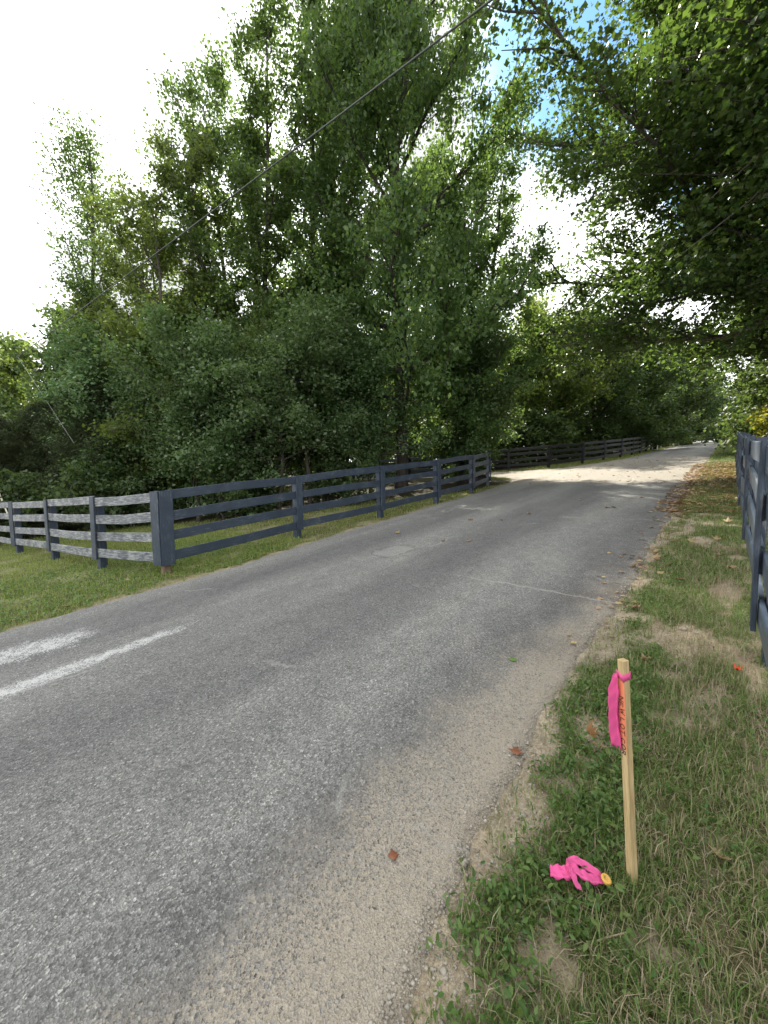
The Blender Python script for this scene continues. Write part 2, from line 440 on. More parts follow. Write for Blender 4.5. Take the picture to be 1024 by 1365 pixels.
def fence_mat(name, paint, wood, lo, hi, rough):
    m, t, p, out = new_mat(name)
    tc = N(t, 'ShaderNodeTexCoord'); oi = N(t, 'ShaderNodeObjectInfo')
    off = N(t, 'ShaderNodeVectorMath'); off.operation = 'ADD'; cb = N(t, 'ShaderNodeCombineXYZ')
    wire(t, math_n(t, 'MULTIPLY', oi.outputs['Random'], 37.0), cb.inputs[0]); wire(t, math_n(t, 'MULTIPLY', oi.outputs['Random'], 11.0), cb.inputs[2])
    wire(t, tc.outputs['Object'], off.inputs[0]); wire(t, cb.outputs[0], off.inputs[1])
    mp = N(t, 'ShaderNodeMapping'); mp.inputs['Scale'].default_value = (3.2, 26, 26); wire(t, off.outputs[0], mp.inputs['Vector'])
    grain = noise(t, mp.outputs[0], 2.2, 7, .68)
    patch = noise(t, off.outputs[0], 3.2, 5, .65)
    wear = rng_map(t, math_n(t, 'ADD', math_n(t, 'MULTIPLY', grain, .6), math_n(t, 'MULTIPLY', patch, .4)), lo, hi)
    pc = mixc(t, .9, paint, ramp(t, patch, [(.3, (.75, .75, .78)), (.7, (1.3, 1.3, 1.3))]), 'MULTIPLY')
    wc = mixc(t, .9, wood, ramp(t, grain, [(.35, (.55, .55, .55)), (.65, (1.2, 1.2, 1.2))]), 'MULTIPLY')
    wire(t, mixc(t, wear, pc, wc), p.inputs['Base Color'])
    p.inputs['Roughness'].default_value = rough; p.inputs['Specular IOR Level'].default_value = .5
    bump(t, p, grain, .004, .8); return m


M['fence_navy'] = fence_mat('blue-black fence paint', (.024, .037, .058), (.17, .175, .175), .51, .76, .5)
M['fence_worn'] = fence_mat('worn fence paint', (.085, .095, .112), (.33, .335, .335), .42, .62, .55)
M['fence_skylit'] = fence_mat('skylit sheeny fence paint', (.075, .100, .135), (.27, .29, .31), .52, .74, .36)  # paler and bluer: sky light on the right rails is put into the colour
M['fence_backlit'] = fence_mat('backlit fence paint', (.012, .013, .015), (.05, .05, .048), .62, .8, .55)  # near black: shade on the far fence's backlit side is put into the colour
M['post_wood'] = plain('bare post wood', (.20, .145, .10), .85, .2, 12, .4, .004)
M['pink'] = leaf_mat('pink flagging', [(.93, .13, .36), (.95, .17, .40)], (.95, .2, .42), .3, .45, 0)
M['ink'] = plain('marker ink', (.012, .010, .012), .5)
M['cap'] = plain('yellow survey cap', (.72, .42, .10), .5, .4, 60, .2)
M['red'] = plain('red scrap', (.62, .06, .025), .5, .3, 30, .2)
M['cable'] = plain('cable sheath', (.085, .09, .088), .5)
M['wire'] = plain('galvanised guy wire', (.42, .43, .42), .45, .5)
M['guard'] = plain('pale guy guard', (.66, .63, .48), .5, .4)
M['white'] = plain('white paint', (.76, .76, .72), .5, .4, 20, .08)
M['dark'] = plain('dark opening', (.01, .01, .01), .8)
M['stone'] = plain('small stones', (.33, .30, .25), .85, .25, 25, .45, .002)
M['orange_leaf'] = leaf_mat('orange leaf', [(.30, .13, .06), (.36, .17, .08)], (.35, .15, .04), .2)
M['green_leaf'] = leaf_mat('green fallen leaf', [(.13, .22, .05), (.16, .26, .06)], (.25, .35, .05), .2)


def marking_mat():
    m, t, p, out = new_mat('worn road paint')
    uv = N(t, 'ShaderNodeUVMap'); uv.uv_map = 'st'
    n = noise(t, uv.outputs[0], 120, 3, .7); n2 = noise(t, uv.outputs[0], 9, 5, .65)
    mk = N(t, 'ShaderNodeAttribute'); mk.attribute_name = 'edge'
    vo = N(t, 'ShaderNodeTexVoronoi'); vo.inputs['Scale'].default_value = 122; wire(t, uv.outputs[0], vo.inputs['Vector'])
    vs = N(t, 'ShaderNodeSeparateColor'); wire(t, vo.outputs['Color'], vs.inputs[0])
    w = math_n(t, 'ADD', math_n(t, 'MULTIPLY', math_n(t, 'SUBTRACT', n, .5), 1.5), math_n(t, 'MULTIPLY', math_n(t, 'SUBTRACT', n2, .5), 1.6))
    w = math_n(t, 'ADD', math_n(t, 'ADD', w, math_n(t, 'MULTIPLY', math_n(t, 'SUBTRACT', vs.outputs[0], .55), .7)), mk.outputs['Fac'])
    col = ramp(t, n, [(.3, (.40, .40, .39)), (.6, (.60, .60, .58))])
    wire(t, col, p.inputs['Base Color']); p.inputs['Roughness'].default_value = .75
    tr = N(t, 'ShaderNodeBsdfTransparent'); mx = N(t, 'ShaderNodeMixShader')
    wire(t, rng_map(t, w, .36, .72, 0, .85), mx.inputs[0]); wire(t, tr.outputs[0], mx.inputs[1]); wire(t, p.outputs[0], mx.inputs[2]); wire(t, mx.outputs[0], out.inputs['Surface'])
    bump(t, p, n, .004, .8)
    return m


M['marking'] = marking_mat()


def stake_mat():
    m, t, p, out = new_mat('pine stake with orange paint')
    tc = N(t, 'ShaderNodeTexCoord'); mp = N(t, 'ShaderNodeMapping'); mp.inputs['Scale'].default_value = (60, 60, 5); wire(t, tc.outputs['Object'], mp.inputs['Vector'])
    g = noise(t, mp.outputs[0], 2.0, 5, .6)
    c = ramp(t, g, [(.3, (.33, .23, .10)), (.5, (.50, .37, .185)), (.7, (.60, .46, .25))])
    sp = N(t, 'ShaderNodeSeparateXYZ'); wire(t, tc.outputs['Object'], sp.inputs[0])
    n2 = noise(t, tc.outputs['Object'], 22, 4, .6)
    z = math_n(t, 'ADD', sp.outputs[2], math_n(t, 'MULTIPLY', math_n(t, 'SUBTRACT', n2, .5), .06))
    band = math_n(t, 'MULTIPLY', rng_map(t, z, .40, .47), rng_map(t, z, .655, .645))
    face = rng_map(t, sp.outputs[0], -.0095, -.0105)
    c = mixc(t, math_n(t, 'MULTIPLY', math_n(t, 'MULTIPLY', band, face), .8), c, (.85, .20, .10))
    wire(t, c, p.inputs['Base Color']); p.inputs['Roughness'].default_value = .7
    bump(t, p, g, .002, .7); return m


M['stake'] = stake_mat()

# ------------------------------------------------------------------ ground sheet
def soil_mask(s, t):
    """0 turf .. 1 bare earth; shared by the earth material and the grass scatter"""
    n = fbm(s * 1.6, t * 2.6, 21); n2 = fbm(s * 5, t * 5, 31); n3 = fbm(s * 16, t * 16, 33)
    d = t - right_edge(s)
    edge = 1 - smooth(.0, .10 + .16 * n2, d + (n2 - .5) * .45 + (n3 - .5) * .18)
    verge = (t > -1.2) & (t < 1.0)
    m = smooth(.50, .64, n * .45 + n2 * .30 + n3 * .25) * np.where(s < 9, 1, .4)
    for (cs, ct, rs, rt) in ((3.15, -.18, .28, .14), (2.42, -.06, .18, .10), (2.9, .14, .3, .05), (1.42, -.47, .16, .08), (.98, -.34, .12, .07), (4.1, .02, .5, .10)):
        q = ((s - cs) / rs) ** 2 + ((t - ct) / rt) ** 2
        m = np.maximum(m, .85 - .85 * smooth(.0, 1.5, q + (n2 - .5) * 3.0 + (n3 - .5) * 2.4))
    right = np.maximum(edge, m) * verge
    dl = left_edge(s) - t
    le = .75 * (1 - smooth(.0, .16, dl + (n2 - .5) * .4 + (n3 - .5) * .2)) * (t < -3)
    lm = smooth(.62, .72, n) * .55 * (t < -5)
    return np.clip(np.maximum(np.maximum(right, le), lm), 0, 1)


def woods_mask(s, t):
    x, y = xy(s, t)
    n = fbm(x * .35, y * .35, 41)
    front = np.interp(x, [-60, -14, -7, -2, 2.5, 3.5], [13, 12.2, 11.8, 12.6, 13.2, 13.6])
    a = smooth(-.6, .8, y - front + (n - .5) * 2.0) * ((s < 15.8) | (t < -11)) * (t < -6.5)
    b = smooth(.3, 1.3, -(t + 5.6 + np.interp(s, [20, 22, 30, 60], [5, 3.2, .4, -.2])) + (n - .5)) * (s > 21.5)
    c = smooth(1.0, 2.2, t + (n - .5)) * .8
    return np.clip(np.maximum(np.maximum(a, b), c), 0, 1)


def litter_mask(s, t):
    n = fbm(s * 1.1, t * 2.2, 51)
    return smooth(8, 11.5, s + (n - .5) * 5) * (1 - smooth(19, 25, s)) * smooth(.25, .55, n + .12) * (t > -1) * .8


def grid_lines(*parts):
    out = []
    for p in parts: out.extend(list(p))
    return np.array(sorted(set(np.round(out, 4))))


SL = grid_lines([-320, -120, -60, -30, -15, -8, -5, -3], np.arange(-2, 6.99, .06), np.arange(7, 16, .16), np.arange(16, 34, .5), np.arange(34, 90, 3), [100, 130, 180, 260, 360])
TL = grid_lines([-420, -200, -90, -50, -32, -24], np.arange(-20, -6.6, .35), np.arange(-6.6, -5.1, .09), np.arange(-5.1, -1.0, .4), np.arange(-1.0, 1.0, .04), np.arange(1, 6, .4), [6, 9, 15, 25, 50, 120, 300])


def ground_height(s, t):
    inside = smooth(0, .12, np.minimum(right_edge(s) - t, t - left_edge(s)))
    indr = ((t < -5) & (s > drive_near(t) + .1) & (s < drive_far(t) - .1)).astype(float)
    rough = (fbm(s * 3, t * 3, 61) - .5) * .05 + (fbm(s * 11, t * 11, 71) - .5) * .022
    return hz(s, t) + rough * (1 - np.maximum(inside, indr)) * np.where(np.abs(s) < 40, 1, 0) - .035 * np.maximum(inside, indr)


def build_ground():
    S, TT = np.meshgrid(SL, TL, indexing='ij'); s = S.ravel(); t = TT.ravel()
    x, y = xy(s, t); z = ground_height(s, t)
    nt_ = len(TL); i, j = np.meshgrid(np.arange(len(SL) - 1), np.arange(nt_ - 1), indexing='ij'); a = (i * nt_ + j).ravel()
    f = np.stack([a, a + 1, a + nt_ + 1, a + nt_], 1)
    me = mesh_np('ground', np.stack([x, y, z], 1), f[:, ::-1] if False else f, M['ground'], True,
                 attrs={'soil': soil_mask(s, t), 'woods': woods_mask(s, t), 'litter': litter_mask(s, t)})
    bm = bmesh.new(); bm.from_mesh(me); bmesh.ops.recalc_face_normals(bm, faces=bm.faces); bm.to_mesh(me); bm.free()
    tag(link('ground', me), kind='structure')


build_ground()


def strip_grid(rows, zoff, mat, name):
    """rows: (n,m,2) array of (s,t)"""
    n, m_, _ = rows.shape
    s = rows[..., 0].ravel(); t = rows[..., 1].ravel()
    x, y = xy(s, t); z = hz(s, t) + zoff.ravel()
    i, j = np.meshgrid(np.arange(n - 1), np.arange(m_ - 1), indexing='ij'); a = (i * m_ + j).ravel()
    f = np.stack([a, a + m_, a + m_ + 1, a + 1], 1)
    return mesh_np(name, np.stack([x, y, z], 1), f, mat, True, uv=np.stack([s, t], 1))


def build_road():
    ss = grid_lines(np.arange(-25, -2, 1.0), np.arange(-2, 8, .08), np.arange(8, 34, .25), np.arange(34, 121, 2.0))
    le, re = left_edge(ss), right_edge(ss)
    q = np.array([0, .004, .012, .03, .08, .15, .25, .35, .5, .65, .75, .85, .92, .97, .988, .996, 1])
    tt = le[:, None] * (1 - q) + re[:, None] * q
    rows = np.stack([np.repeat(ss[:, None], len(q), 1), tt], -1)
    prof = .012 + .05 * (1 - (2 * q - 1) ** 2); prof[0] = prof[-1] = -.03; prof[1] = prof[-2] = .002; prof[2] = prof[-3] = .010
    tag(link('road', strip_grid(rows, np.repeat(prof[None], len(ss), 0), M['road'], 'road')), kind='structure')
    t2 = grid_lines(np.arange(-45, -12, 1.5), np.arange(-12, -5.2, .2))
    a, b = drive_near(t2), drive_far(t2)
    q2 = np.linspace(0, 1, 9)
    s2 = a[:, None] * (1 - q2) + b[:, None] * q2
    rows = np.stack([s2, np.repeat(t2[:, None], 9, 1)], -1)
    prof = np.full((len(t2), 9), .018); prof[:, 0] = prof[:, -1] = -.02
    inside = smooth(-6.6, -5.6, t2)[:, None] * .028
    tag(link('side_drive', strip_grid(rows, prof + inside, M['gravel'], 'side_drive')), kind='structure')
    # two worn strokes of white paint
    for k, (p0, p1, w0, w1) in enumerate((((-1.2, -4.98), (.90, -4.40), .62, .42), ((-1.4, -3.67), (1.52, -3.70), .36, .16))):
        n = 60; w = np.linspace(0, 1, n); c = np.array(p0)[None] * (1 - w[:, None]) + np.array(p1)[None] * w[:, None]
        hw = (w0 * (1 - w) + w1 * w) * np.clip((1 - w) * 12, .15, 1) / 2
        dvec = np.array(p1) - np.array(p0); dvec /= np.linalg.norm(dvec); nv = np.array([-dvec[1], dvec[0]])
        off = np.linspace(-1.5, 1.5, 9)
        rows = c[:, None, :] + nv[None, None] * (hw[:, None] * off[None])[..., None] * (1 + .25 * (vnoise(w * 14, 0 * w, 3 + k) - .5))[:, None, None]
        ledge, redge = left_edge(rows[..., 0]), right_edge(rows[..., 0]); qq = (rows[..., 1] - ledge) / (redge - ledge)
        me = strip_grid(rows, .012 + .05 * (1 - (2 * qq - 1) ** 2) + .004, M['marking'], 'road_marking')
        e = np.repeat((.78 - np.abs(off) ** 1.6 * .42)[None], n, 0) * np.clip((1 - w) * 5 + .3, 0, 1)[:, None]
        at = me.attributes.new('edge', 'FLOAT', 'POINT'); at.data.foreach_set('value', e.ravel().astype(np.float32))
        tag(link('road_marking', me), ['broad worn white paint stroke nearest the left lawn on the asphalt', 'long thin worn white paint stroke tapering toward the middle of the road'][k], 'road marking', None, 'structure')


build_road()

# ------------------------------------------------------------------ trees
def rot_frames(n, rng, upbias):
    nrm = rng.normal(size=(n, 3)); nrm /= np.linalg.norm(nrm, axis=1)[:, None]
    nrm = nrm * (1 - upbias) + np.array([0, 0, 1.0]) * upbias; nrm /= np.linalg.norm(nrm, axis=1)[:, None]
    a = rng.normal(size=(n, 3)); a[:, 2] -= .35
    a -= (a * nrm).sum(1)[:, None] * nrm; a /= np.linalg.norm(a, axis=1)[:, None]
    return np.cross(a, nrm), a, nrm


LEAF_OVAL = (np.array([[0, 0, 0], [-.30, .30, .05], [-.34, .62, .05], [0, 1, -.10], [.34, .62, .05], [.30, .30, .05]]),
             np.array([[0, 3, 1], [1, 3, 2], [0, 5, 3], [5, 4, 3]]))
LEAF_KITE = (np.array([[0, 0, 0], [-.36, .45, .07], [0, 1, -.06], [.36, .45, .07]]), np.array([[0, 2, 1], [0, 3, 2]]))
LEAF_MAPLE = (np.array([[0, .0, 0], [-.28, .10, .03], [-.50, .38, .07], [-.24, .46, .03], [-.30, .74, .02], [0, 1, -.10], [.30, .74, .02], [.24, .46, .03], [.50, .38, .07], [.28, .10, .03]]),
              np.array([[0, 3, 1], [1, 3, 2], [0, 5, 3], [3, 5, 4], [0, 7, 5], [5, 7, 6], [0, 9, 7], [9, 8, 7]]))
LEAF_POINT = (np.array([[0, 0, 0], [-.22, .30, .05], [-.20, .62, .03], [0, 1, -.14], [.20, .62, .03], [.22, .30, .05]]), LEAF_OVAL[1])
LEAF_LOBED = (np.array([[0, 0, 0], [-.52, .42, .07], [-.26, .60, .01], [0, 1, -.10], [.26, .60, .01], [.52, .42, .07]]), np.array([[0, 2, 1], [0, 3, 2], [0, 4, 3], [0, 5, 4]]))
LEAF_STAR = (np.array([[0, .0, 0], [-.50, .30, .06], [-.24, .46, .02], [-.28, .76, .02], [0, 1, -.10], [.28, .76, .02], [.24, .46, .02], [.50, .30, .06]]),
             np.array([[0, 2, 1], [0, 4, 2], [2, 4, 3], [0, 6, 4], [6, 5, 4], [0, 7, 6]]))
NEEDLE = (np.array([[0, 0, 0], [-.055, .45, .03], [0, 1, -.05], [.055, .45, .03]]), np.array([[0, 2, 1], [0, 3, 2]]))


def leaves_np(pos, size, rng, tpl, upbias=.35):
    n = len(pos); X, Y, Z = rot_frames(n, rng, upbias)
    v, f = tpl; k = len(v)
    V = pos[:, None, :] + size[:, None, None] * (v[None, :, 0:1] * X[:, None] + v[None, :, 1:2] * Y[:, None] + v[None, :, 2:3] * Z[:, None])
    Fc = (np.arange(n) * k)[:, None, None] + f[None]
    return V.reshape(-1, 3), Fc.reshape(-1, 3)


def tube(pts, rad, sides):
    pts = np.asarray(pts, float); n = len(pts)
    d = np.gradient(pts, axis=0); d /= np.linalg.norm(d, axis=1)[:, None] + 1e-9
    ref = np.where(np.abs(d[:, 2:3]) > .9, np.array([[1.0, 0, 0]]), np.array([[0, 0, 1.0]]))
    a = np.cross(d, ref); a /= np.linalg.norm(a, axis=1)[:, None] + 1e-9; b = np.cross(d, a)
    th = np.arange(sides) * 2 * np.pi / sides
    V = pts[:, None] + np.asarray(rad)[:, None, None] * (np.cos(th)[None, :, None] * a[:, None] + np.sin(th)[None, :, None] * b[:, None])
    i, j = np.meshgrid(np.arange(n - 1), np.arange(sides), indexing='ij'); jn = (j + 1) % sides
    f = np.stack([i * sides + j, i * sides + jn, (i + 1) * sides + jn, (i + 1) * sides + j], -1).reshape(-1, 4)
    return V.reshape(-1, 3), f


class Acc:
    def __init__(s): s.v = []; s.f = []; s.n = 0
    def add(s, v, f): s.v.append(v); s.f.append(f + s.n); s.n += len(v)
    def out(s): return np.concatenate(s.v), np.concatenate(s.f)


def make_tree(name, seed, H, prof, tr, base, nl, el0, el1, nleaf, lsize, tpl, mat, bark, spread=.36, subk=2.0, upb=.35, stems=1, wob=.25, droop=0.0, aim=None, inner=True, zmin=.12):
    """returns (trunk mesh, crown mesh). prof(f) = crown radius at height fraction f"""
    rng = np.random.default_rng(seed); A = Acc(); cl = []
    for sidx in range(stems):
        Hs = H * (1 if sidx == 0 else rng.uniform(.72, .93))
        K = 16; zz = np.linspace(0, Hs * .97, K)
        ox, oy = (0, 0) if stems == 1 else (rng.normal() * .5, rng.normal() * .5)
        lean = rng.normal(size=2) * (.015 if stems == 1 else .035)
        wx = np.cumsum(rng.normal(size=K)) * wob * .25; wy = np.cumsum(rng.normal(size=K)) * wob * .25
        wx -= wx[0]; wy -= wy[0]
        P = np.stack([ox + wx + lean[0] * zz, oy + wy + lean[1] * zz, zz], 1)
        P[0, 2] = -.3
        r = tr / math.sqrt(stems) * (1 - zz / Hs) ** .8 + .02; r[0] *= 1.35
        A.add(*tube(P, r, 9))
        n_l = max(6, nl // stems)
        for zt in rng.uniform(max(base, .16) * Hs, Hs * .97, int(Hs * 5 / stems)):
            cl.append(np.array([np.interp(zt, zz, P[:, e]) for e in range(3)]) + rng.normal(size=3) * np.array([.55, .55, .2]))
        for i in range(n_l):
            f = base + (1 - base) * ((i + rng.random()) / n_l) ** .92; f = min(f, .985)
            z = f * Hs; c = np.array([np.interp(z, zz, P[:, q]) for q in range(3)])
            az = i * 2.399 + rng.normal() * .5
            L = prof(f) * rng.uniform(.68, 1.12) * (rng.uniform(.3, .6) if inner and i % 3 == 1 else 1)
            if aim is not None: L *= 1 + aim[1] * max(-.6, math.cos(az - aim[0]))
            el = math.radians(el0 + (el1 - el0) * f + rng.normal() * 9)
            d = np.array([math.cos(az) * math.cos(el), math.sin(az) * math.cos(el), math.sin(el)])
            q = np.linspace(0, 1, 6)
            bend = (np.array([0, 0, .22]) * (1 if f > .3 else .2) - np.array([0, 0, droop])) * L
            pts = c + d * L * q[:, None] + bend * (q[:, None] ** 2) + np.cumsum(rng.normal(size=(6, 3)) * .035 * L, 0) * np.array([1, 1, .6])
            pts[0] = c
            r0 = min(np.interp(z, zz, r) * .6, .010 + .015 * L)
            A.add(*tube(pts, r0 * (1 - q * .8), 5))
            m = int(L * subk) + 3
            for k in range(m):
                u = .22 + .78 * (k + rng.random()) / m
                b0 = np.array([np.interp(u, q, pts[:, w]) for w in range(3)])
                dd = d + rng.normal(size=3) * .75; dd[2] += .15 - droop * .6; dd /= np.linalg.norm(dd)
                l2 = (.38 * L * (1.25 - u) + .35) * rng.uniform(.6, 1.2)
                q3 = np.array([0, .5, 1.0]); p3 = b0 + dd * l2 * q3[:, None] + rng.normal(size=(3, 3)) * .05 * l2
                p3[0] = b0; p3[2, 2] -= droop * l2 * .4
                A.add(*tube(p3, max(.006, r0 * .3) * (1 - q3 * .7), 3))
                nc = max(2, int(l2 / .33))
                for w in range(nc):
                    uu = (w + 1) / nc
                    cl.append(np.array([np.interp(uu, q3, p3[:, e]) for e in range(3)]))
            cl.append(pts[-1])
    cl = np.array(cl); n = len(cl)
    wgt = rng.gamma(1.6, 1.0, n); cnt = rng.multinomial(nleaf, wgt / wgt.sum())
    base_p = np.repeat(cl, cnt, 0)
    sp = np.repeat(rng.uniform(.6, 1.3, n) * spread, cnt)
    pos = base_p + rng.normal(size=(len(base_p), 3)) * sp[:, None] * np.array([.75, .75, .55])
    pos = pos[pos[:, 2] > zmin]
    size = lsize * rng.uniform(.5, 1.35, len(pos))
    V, Fc = leaves_np(pos, size, rng, tpl, upb)
    tm = mesh_np(name + ' trunk', *A.out(), mat=M[bark], smooth_faces=True)
    cm = mesh_np(name + ' crown', V, Fc, mat=M[mat])
    return tm, cm


P_ = {}
P_['tulip'] = make_tree('tulip', 1, 22, lambda f: 5.6 * math.sin(math.pi * min(1, .17 + .82 * f)) ** .5 + .4, .23, .07, 92, 8, 60, 130000, .145, LEAF_KITE, 'leaf_tulip', 'bark_dark', .29, 2.4)
P_['tall'] = make_tree('tall', 2, 20, lambda f: 3.5 * math.sin(math.pi * min(1, .18 + .81 * f)) ** .5 + .4, .24, .08, 72, 12, 62, 72000, .145, LEAF_KITE, 'leaf_tulip', 'bark_dark', .30, 2.4, stems=3)
P_['olive'] = make_tree('olive', 3, 16, lambda f: 3.4 * math.sin(math.pi * min(1, .15 + .84 * f)) ** .5 + .3, .20, .06, 60, 12, 60, 58000, .14, LEAF_KITE, 'leaf_olive', 'bark', .30, 2.4, stems=3)
P_['airy'] = make_tree('airy', 4, 17, lambda f: 2.5 * math.sin(math.pi * min(1, .06 + .92 * f) ** 1.4) ** .6 + .2, .15, .25, 40, 30, 66, 14000, .13, LEAF_KITE, 'leaf_tulip', 'bark', .38, 2.4)
P_['under'] = make_tree('under', 5, 6.5, lambda f: 2.7 * math.sin(math.pi * min(1, .30 + .70 * f)) ** .6 + .25, .10, .05, 44, 0, 55, 32000, .125, LEAF_KITE, 'leaf_silver', 'bark_dark', .30, 3.2, .5, stems=2)
P_['lifted'] = make_tree('lifted', 15, 7.5, lambda f: 2.6 * math.sin(math.pi * min(1, .15 + .85 * f)) ** .5 + .25, .10, .24, 44, 8, 55, 30000, .13, LEAF_KITE, 'leaf_silver', 'bark_dark', .28, 3.2, .5, stems=2, zmin=2.0)
P_['cedar'] = make_tree('cedar', 6, 7.5, lambda f: 2.3 * (1 - f) ** .8 + .15, .14, .03, 100, 5, 50, 70000, .17, NEEDLE, 'needle', 'bark_dark', .20, 3.8, .15, inner=False)
P_['round'] = make_tree('round', 8, 11, lambda f: 4.3 * math.sin(math.pi * min(1, .25 + .75 * f)) ** .55 + .3, .20, .06, 56, 4, 58, 36000, .22, LEAF_KITE, 'leaf_dark', 'bark_dark', .42, 2.0)
P_['bright'] = make_tree('bright', 9, 9, lambda f: 3.9 * math.sin(math.pi * min(1, .30 + .70 * f)) ** .55 + .3, .16, .04, 50, 4, 58, 30000, .21, LEAF_KITE, 'leaf_bright', 'bark', .40, 2.0)
P_['yellow'] = make_tree('yellow', 10, 2.6, lambda f: 1.15 * math.sin(math.pi * min(1, .35 + .65 * f)) ** .6 + .1, .04, .06, 26, 5, 55, 5200, .13, LEAF_OVAL, 'leaf_yellow', 'bark', .20, 5.0, .45, stems=2)
P_['shrub'] = make_tree('shrub', 11, 2.2, lambda f: 1.2 * math.sin(math.pi * min(1, .4 + .6 * f)) ** .6 + .1, .04, .03, 26, 5, 55, 5200, .14, LEAF_OVAL, 'leaf_dark', 'bark_dark', .22, 5.0, .45, stems=3)
P_['maple'] = make_tree('maple', 12, 18, lambda f: 8.0 * math.sin(math.pi * min(1, .27 + .73 * f) ** .95) ** .5 + .3, .32, .19, 104, 2, 54, 245000, .128, LEAF_LOBED, 'leaf_maple', 'bark', .40, 3.0, .45, droop=.02, aim=(math.radians(175), .06))


def plant(kind, x, y, scale, label, cat='tree', group=None, rz=0.0, name=None, sz=1.0):
    s, t = st(x, y); z = float(hz(s, t))
    root = empty(name or {'cedar': 'cedar_tree', 'under': 'understory_tree', 'lifted': 'understory_tree', 'yellow': 'shrub', 'shrub': 'shrub', 'bright': 'bushy_tree', 'maple': 'maple_tree', 'tulip': 'tulip_tree'}.get(kind, 'broadleaf_tree'), (x, y, z), rz)
    root.scale = (scale, scale, scale * sz)
    tm, cm = P_[kind]
    link('trunk', tm, root); link('crown', cm, root)
    return tag(root, label, cat, group)


def px_pos(px, D): return (px - 512) / 512 * D


GW = 'trees at the front of the wood behind the left fence'
def wood(kind, px, D, scale, label, rz, sz=1.0, group=GW, cat='tree'): plant(kind, px_pos(px, D), D, scale, label, cat, group, rz, None, sz)


wood('tulip', 535, 15.0, .90, 'tallest broad green tree, straight dark trunk behind the curving fence, crown reaching the picture top', 3.4, 1.26)
wood('tall', 338, 15.6, .86, 'tall tree with a ragged high top just left of the tallest tree', 1.1, 1.0)
wood('tall', 440, 17.2, .98, 'tall tree squeezed between the ragged-topped tree and the tallest tree', 2.6, 1.02)
wood('olive', 236, 14.8, .82, 'olive-green middle-height tree between the airy thin-topped tree and the ragged-topped tree', .5, .94)
wood('airy', 137, 15.5, .76, 'thin airy tree with see-through top at the left end of the wood', 2.0, 1.12)
wood('olive', 155, 15.0, .56, 'olive-green bushy tree standing under the airy thin-topped tree', 3.4, .98)
wood('tall', 626, 17.5, .86, 'loose green tree right of the tallest trunk, sky showing through it', 4.0, .84)
wood('round', 128, 17.5, .72, 'dark rounded tree at the wood edge beside the bright yellow-green bush', 1.0)
GU = 'understory trees along the wood edge'
wood('under', 285, 12.6, .82, 'silvery-green understory tree bulging out behind the corner post', .2, 1.0, GU)
wood('lifted', 392, 13.0, .84, 'green understory tree above the second post of the roadside fence', 1.9, .95, GU)
wood('under', 205, 12.8, .72, 'dim understory tree between the cedars and the silvery one behind the corner post', 3.0, 1.0, GU)
wood('lifted', 470, 13.6, .86, 'low leafy understory tree just left of the big dark trunk', 4.4, .95, GU)
wood('round', 620, 16.6, .56, 'low dark leafy tree right of the big trunk, behind the fence curve', 2.2, 1.0, GU)
wood('olive', 335, 13.8, .40, 'small olive understory tree between the silvery one and the green one above the second post', 1.2, 1.1, GU)
wood('bright', 250, 13.9, .62, 'fresh green understory tree rising behind the silvery one', 2.2, 1.1, GU)
wood('lifted', 160, 13.2, .78, 'green understory tree at the cedars, under the airy thin-topped tree', 5.2, 1.0, GU)
GC = 'cedars at the left end of the wood'
wood('cedar', 118, 12.8, .78, 'dark feathery cedar nearest the silvery understory, right of the other cedars', .4, .85, GC)
wood('cedar', 60, 13.6, .80, 'dark feathery cedar in the middle of the cedars behind the left fence', 1.7, .74, GC)
wood('cedar', 8, 13.2, .84, 'dark feathery cedar at the left picture edge', 2.9, .66, GC)
wood('bright', 22, 22.0, .98, 'sunlit yellow-green bush topping the cedars at the left edge', .7, .98, None, 'bush')
wood('bright', -45, 24.0, 1.05, 'sunlit yellow-green bush beyond the left edge of the cedars', 2.7, .96, None, 'bush')

GB = 'trees deep in the wood'
deep = [('round', 140, 30, .9, 'dark tree far back behind the sunlit bush at the left edge'),
        ('olive', 190, 26, .8, 'olive tree far back seen between the left cedars and olive tree'),
        ('round', 330, 27, .62, 'dark rounded tree far back in the wood behind the silvery understory'),
        ('bright', 415, 27, .9, 'sunlit bushy tree glimpsed between the small trunks left of the big trunk'),
        ('bright', 480, 30, 1.0, 'sunlit bushy tree far back behind the small trunks'),
        ('bright', 575, 27, .85, 'sunlit bushy tree glowing just right of the big dark trunk'),
        ('round', 530, 36, 1.0, 'dark tree farthest back behind the big trunk')]
for i, (k, px, D, sc_, lb) in enumerate(deep): wood(k, px, D, sc_, lb, i * 1.3, 1.0, GB)
GF = 'trees behind the far fence'
far = [('bright', 668, 31, .95, 'pale sunlit bushy tree at the left end of the far fence', .92),
       ('bright', 722, 29, 1.12, 'tallest sunlit yellow-green bushy tree behind the far fence', 1.0),
       ('round', 790, 31, 1.0, 'dark rounded tree behind the far fence, right of the sunlit bushes', .92),
       ('round', 845, 34, 1.0, 'dark rounded tree behind the middle of the far fence', .9),
       ('round', 885, 40, 1.0, 'dark rounded tree near the far end of the far fence', .9),
       ('round', 915, 48, 1.0, 'dark tree where the far fence meets the road end', .9),
       ('olive', 760, 40, .85, 'olive tree rising behind the sunlit bushes', .9),
       ('bright', 860, 52, .9, 'sunlit bushy tree beyond the dark far fence trees', .9),
       ('round', 930, 62, 1.0, 'dark tree last before the bright end of the road', .9)]
for i, (k, px, D, sc_, lb, sz) in enumerate(far): wood(k, px, D, sc_, lb, i * 1.7 + .4, sz, GF)
GR = 'trees along the right fence'
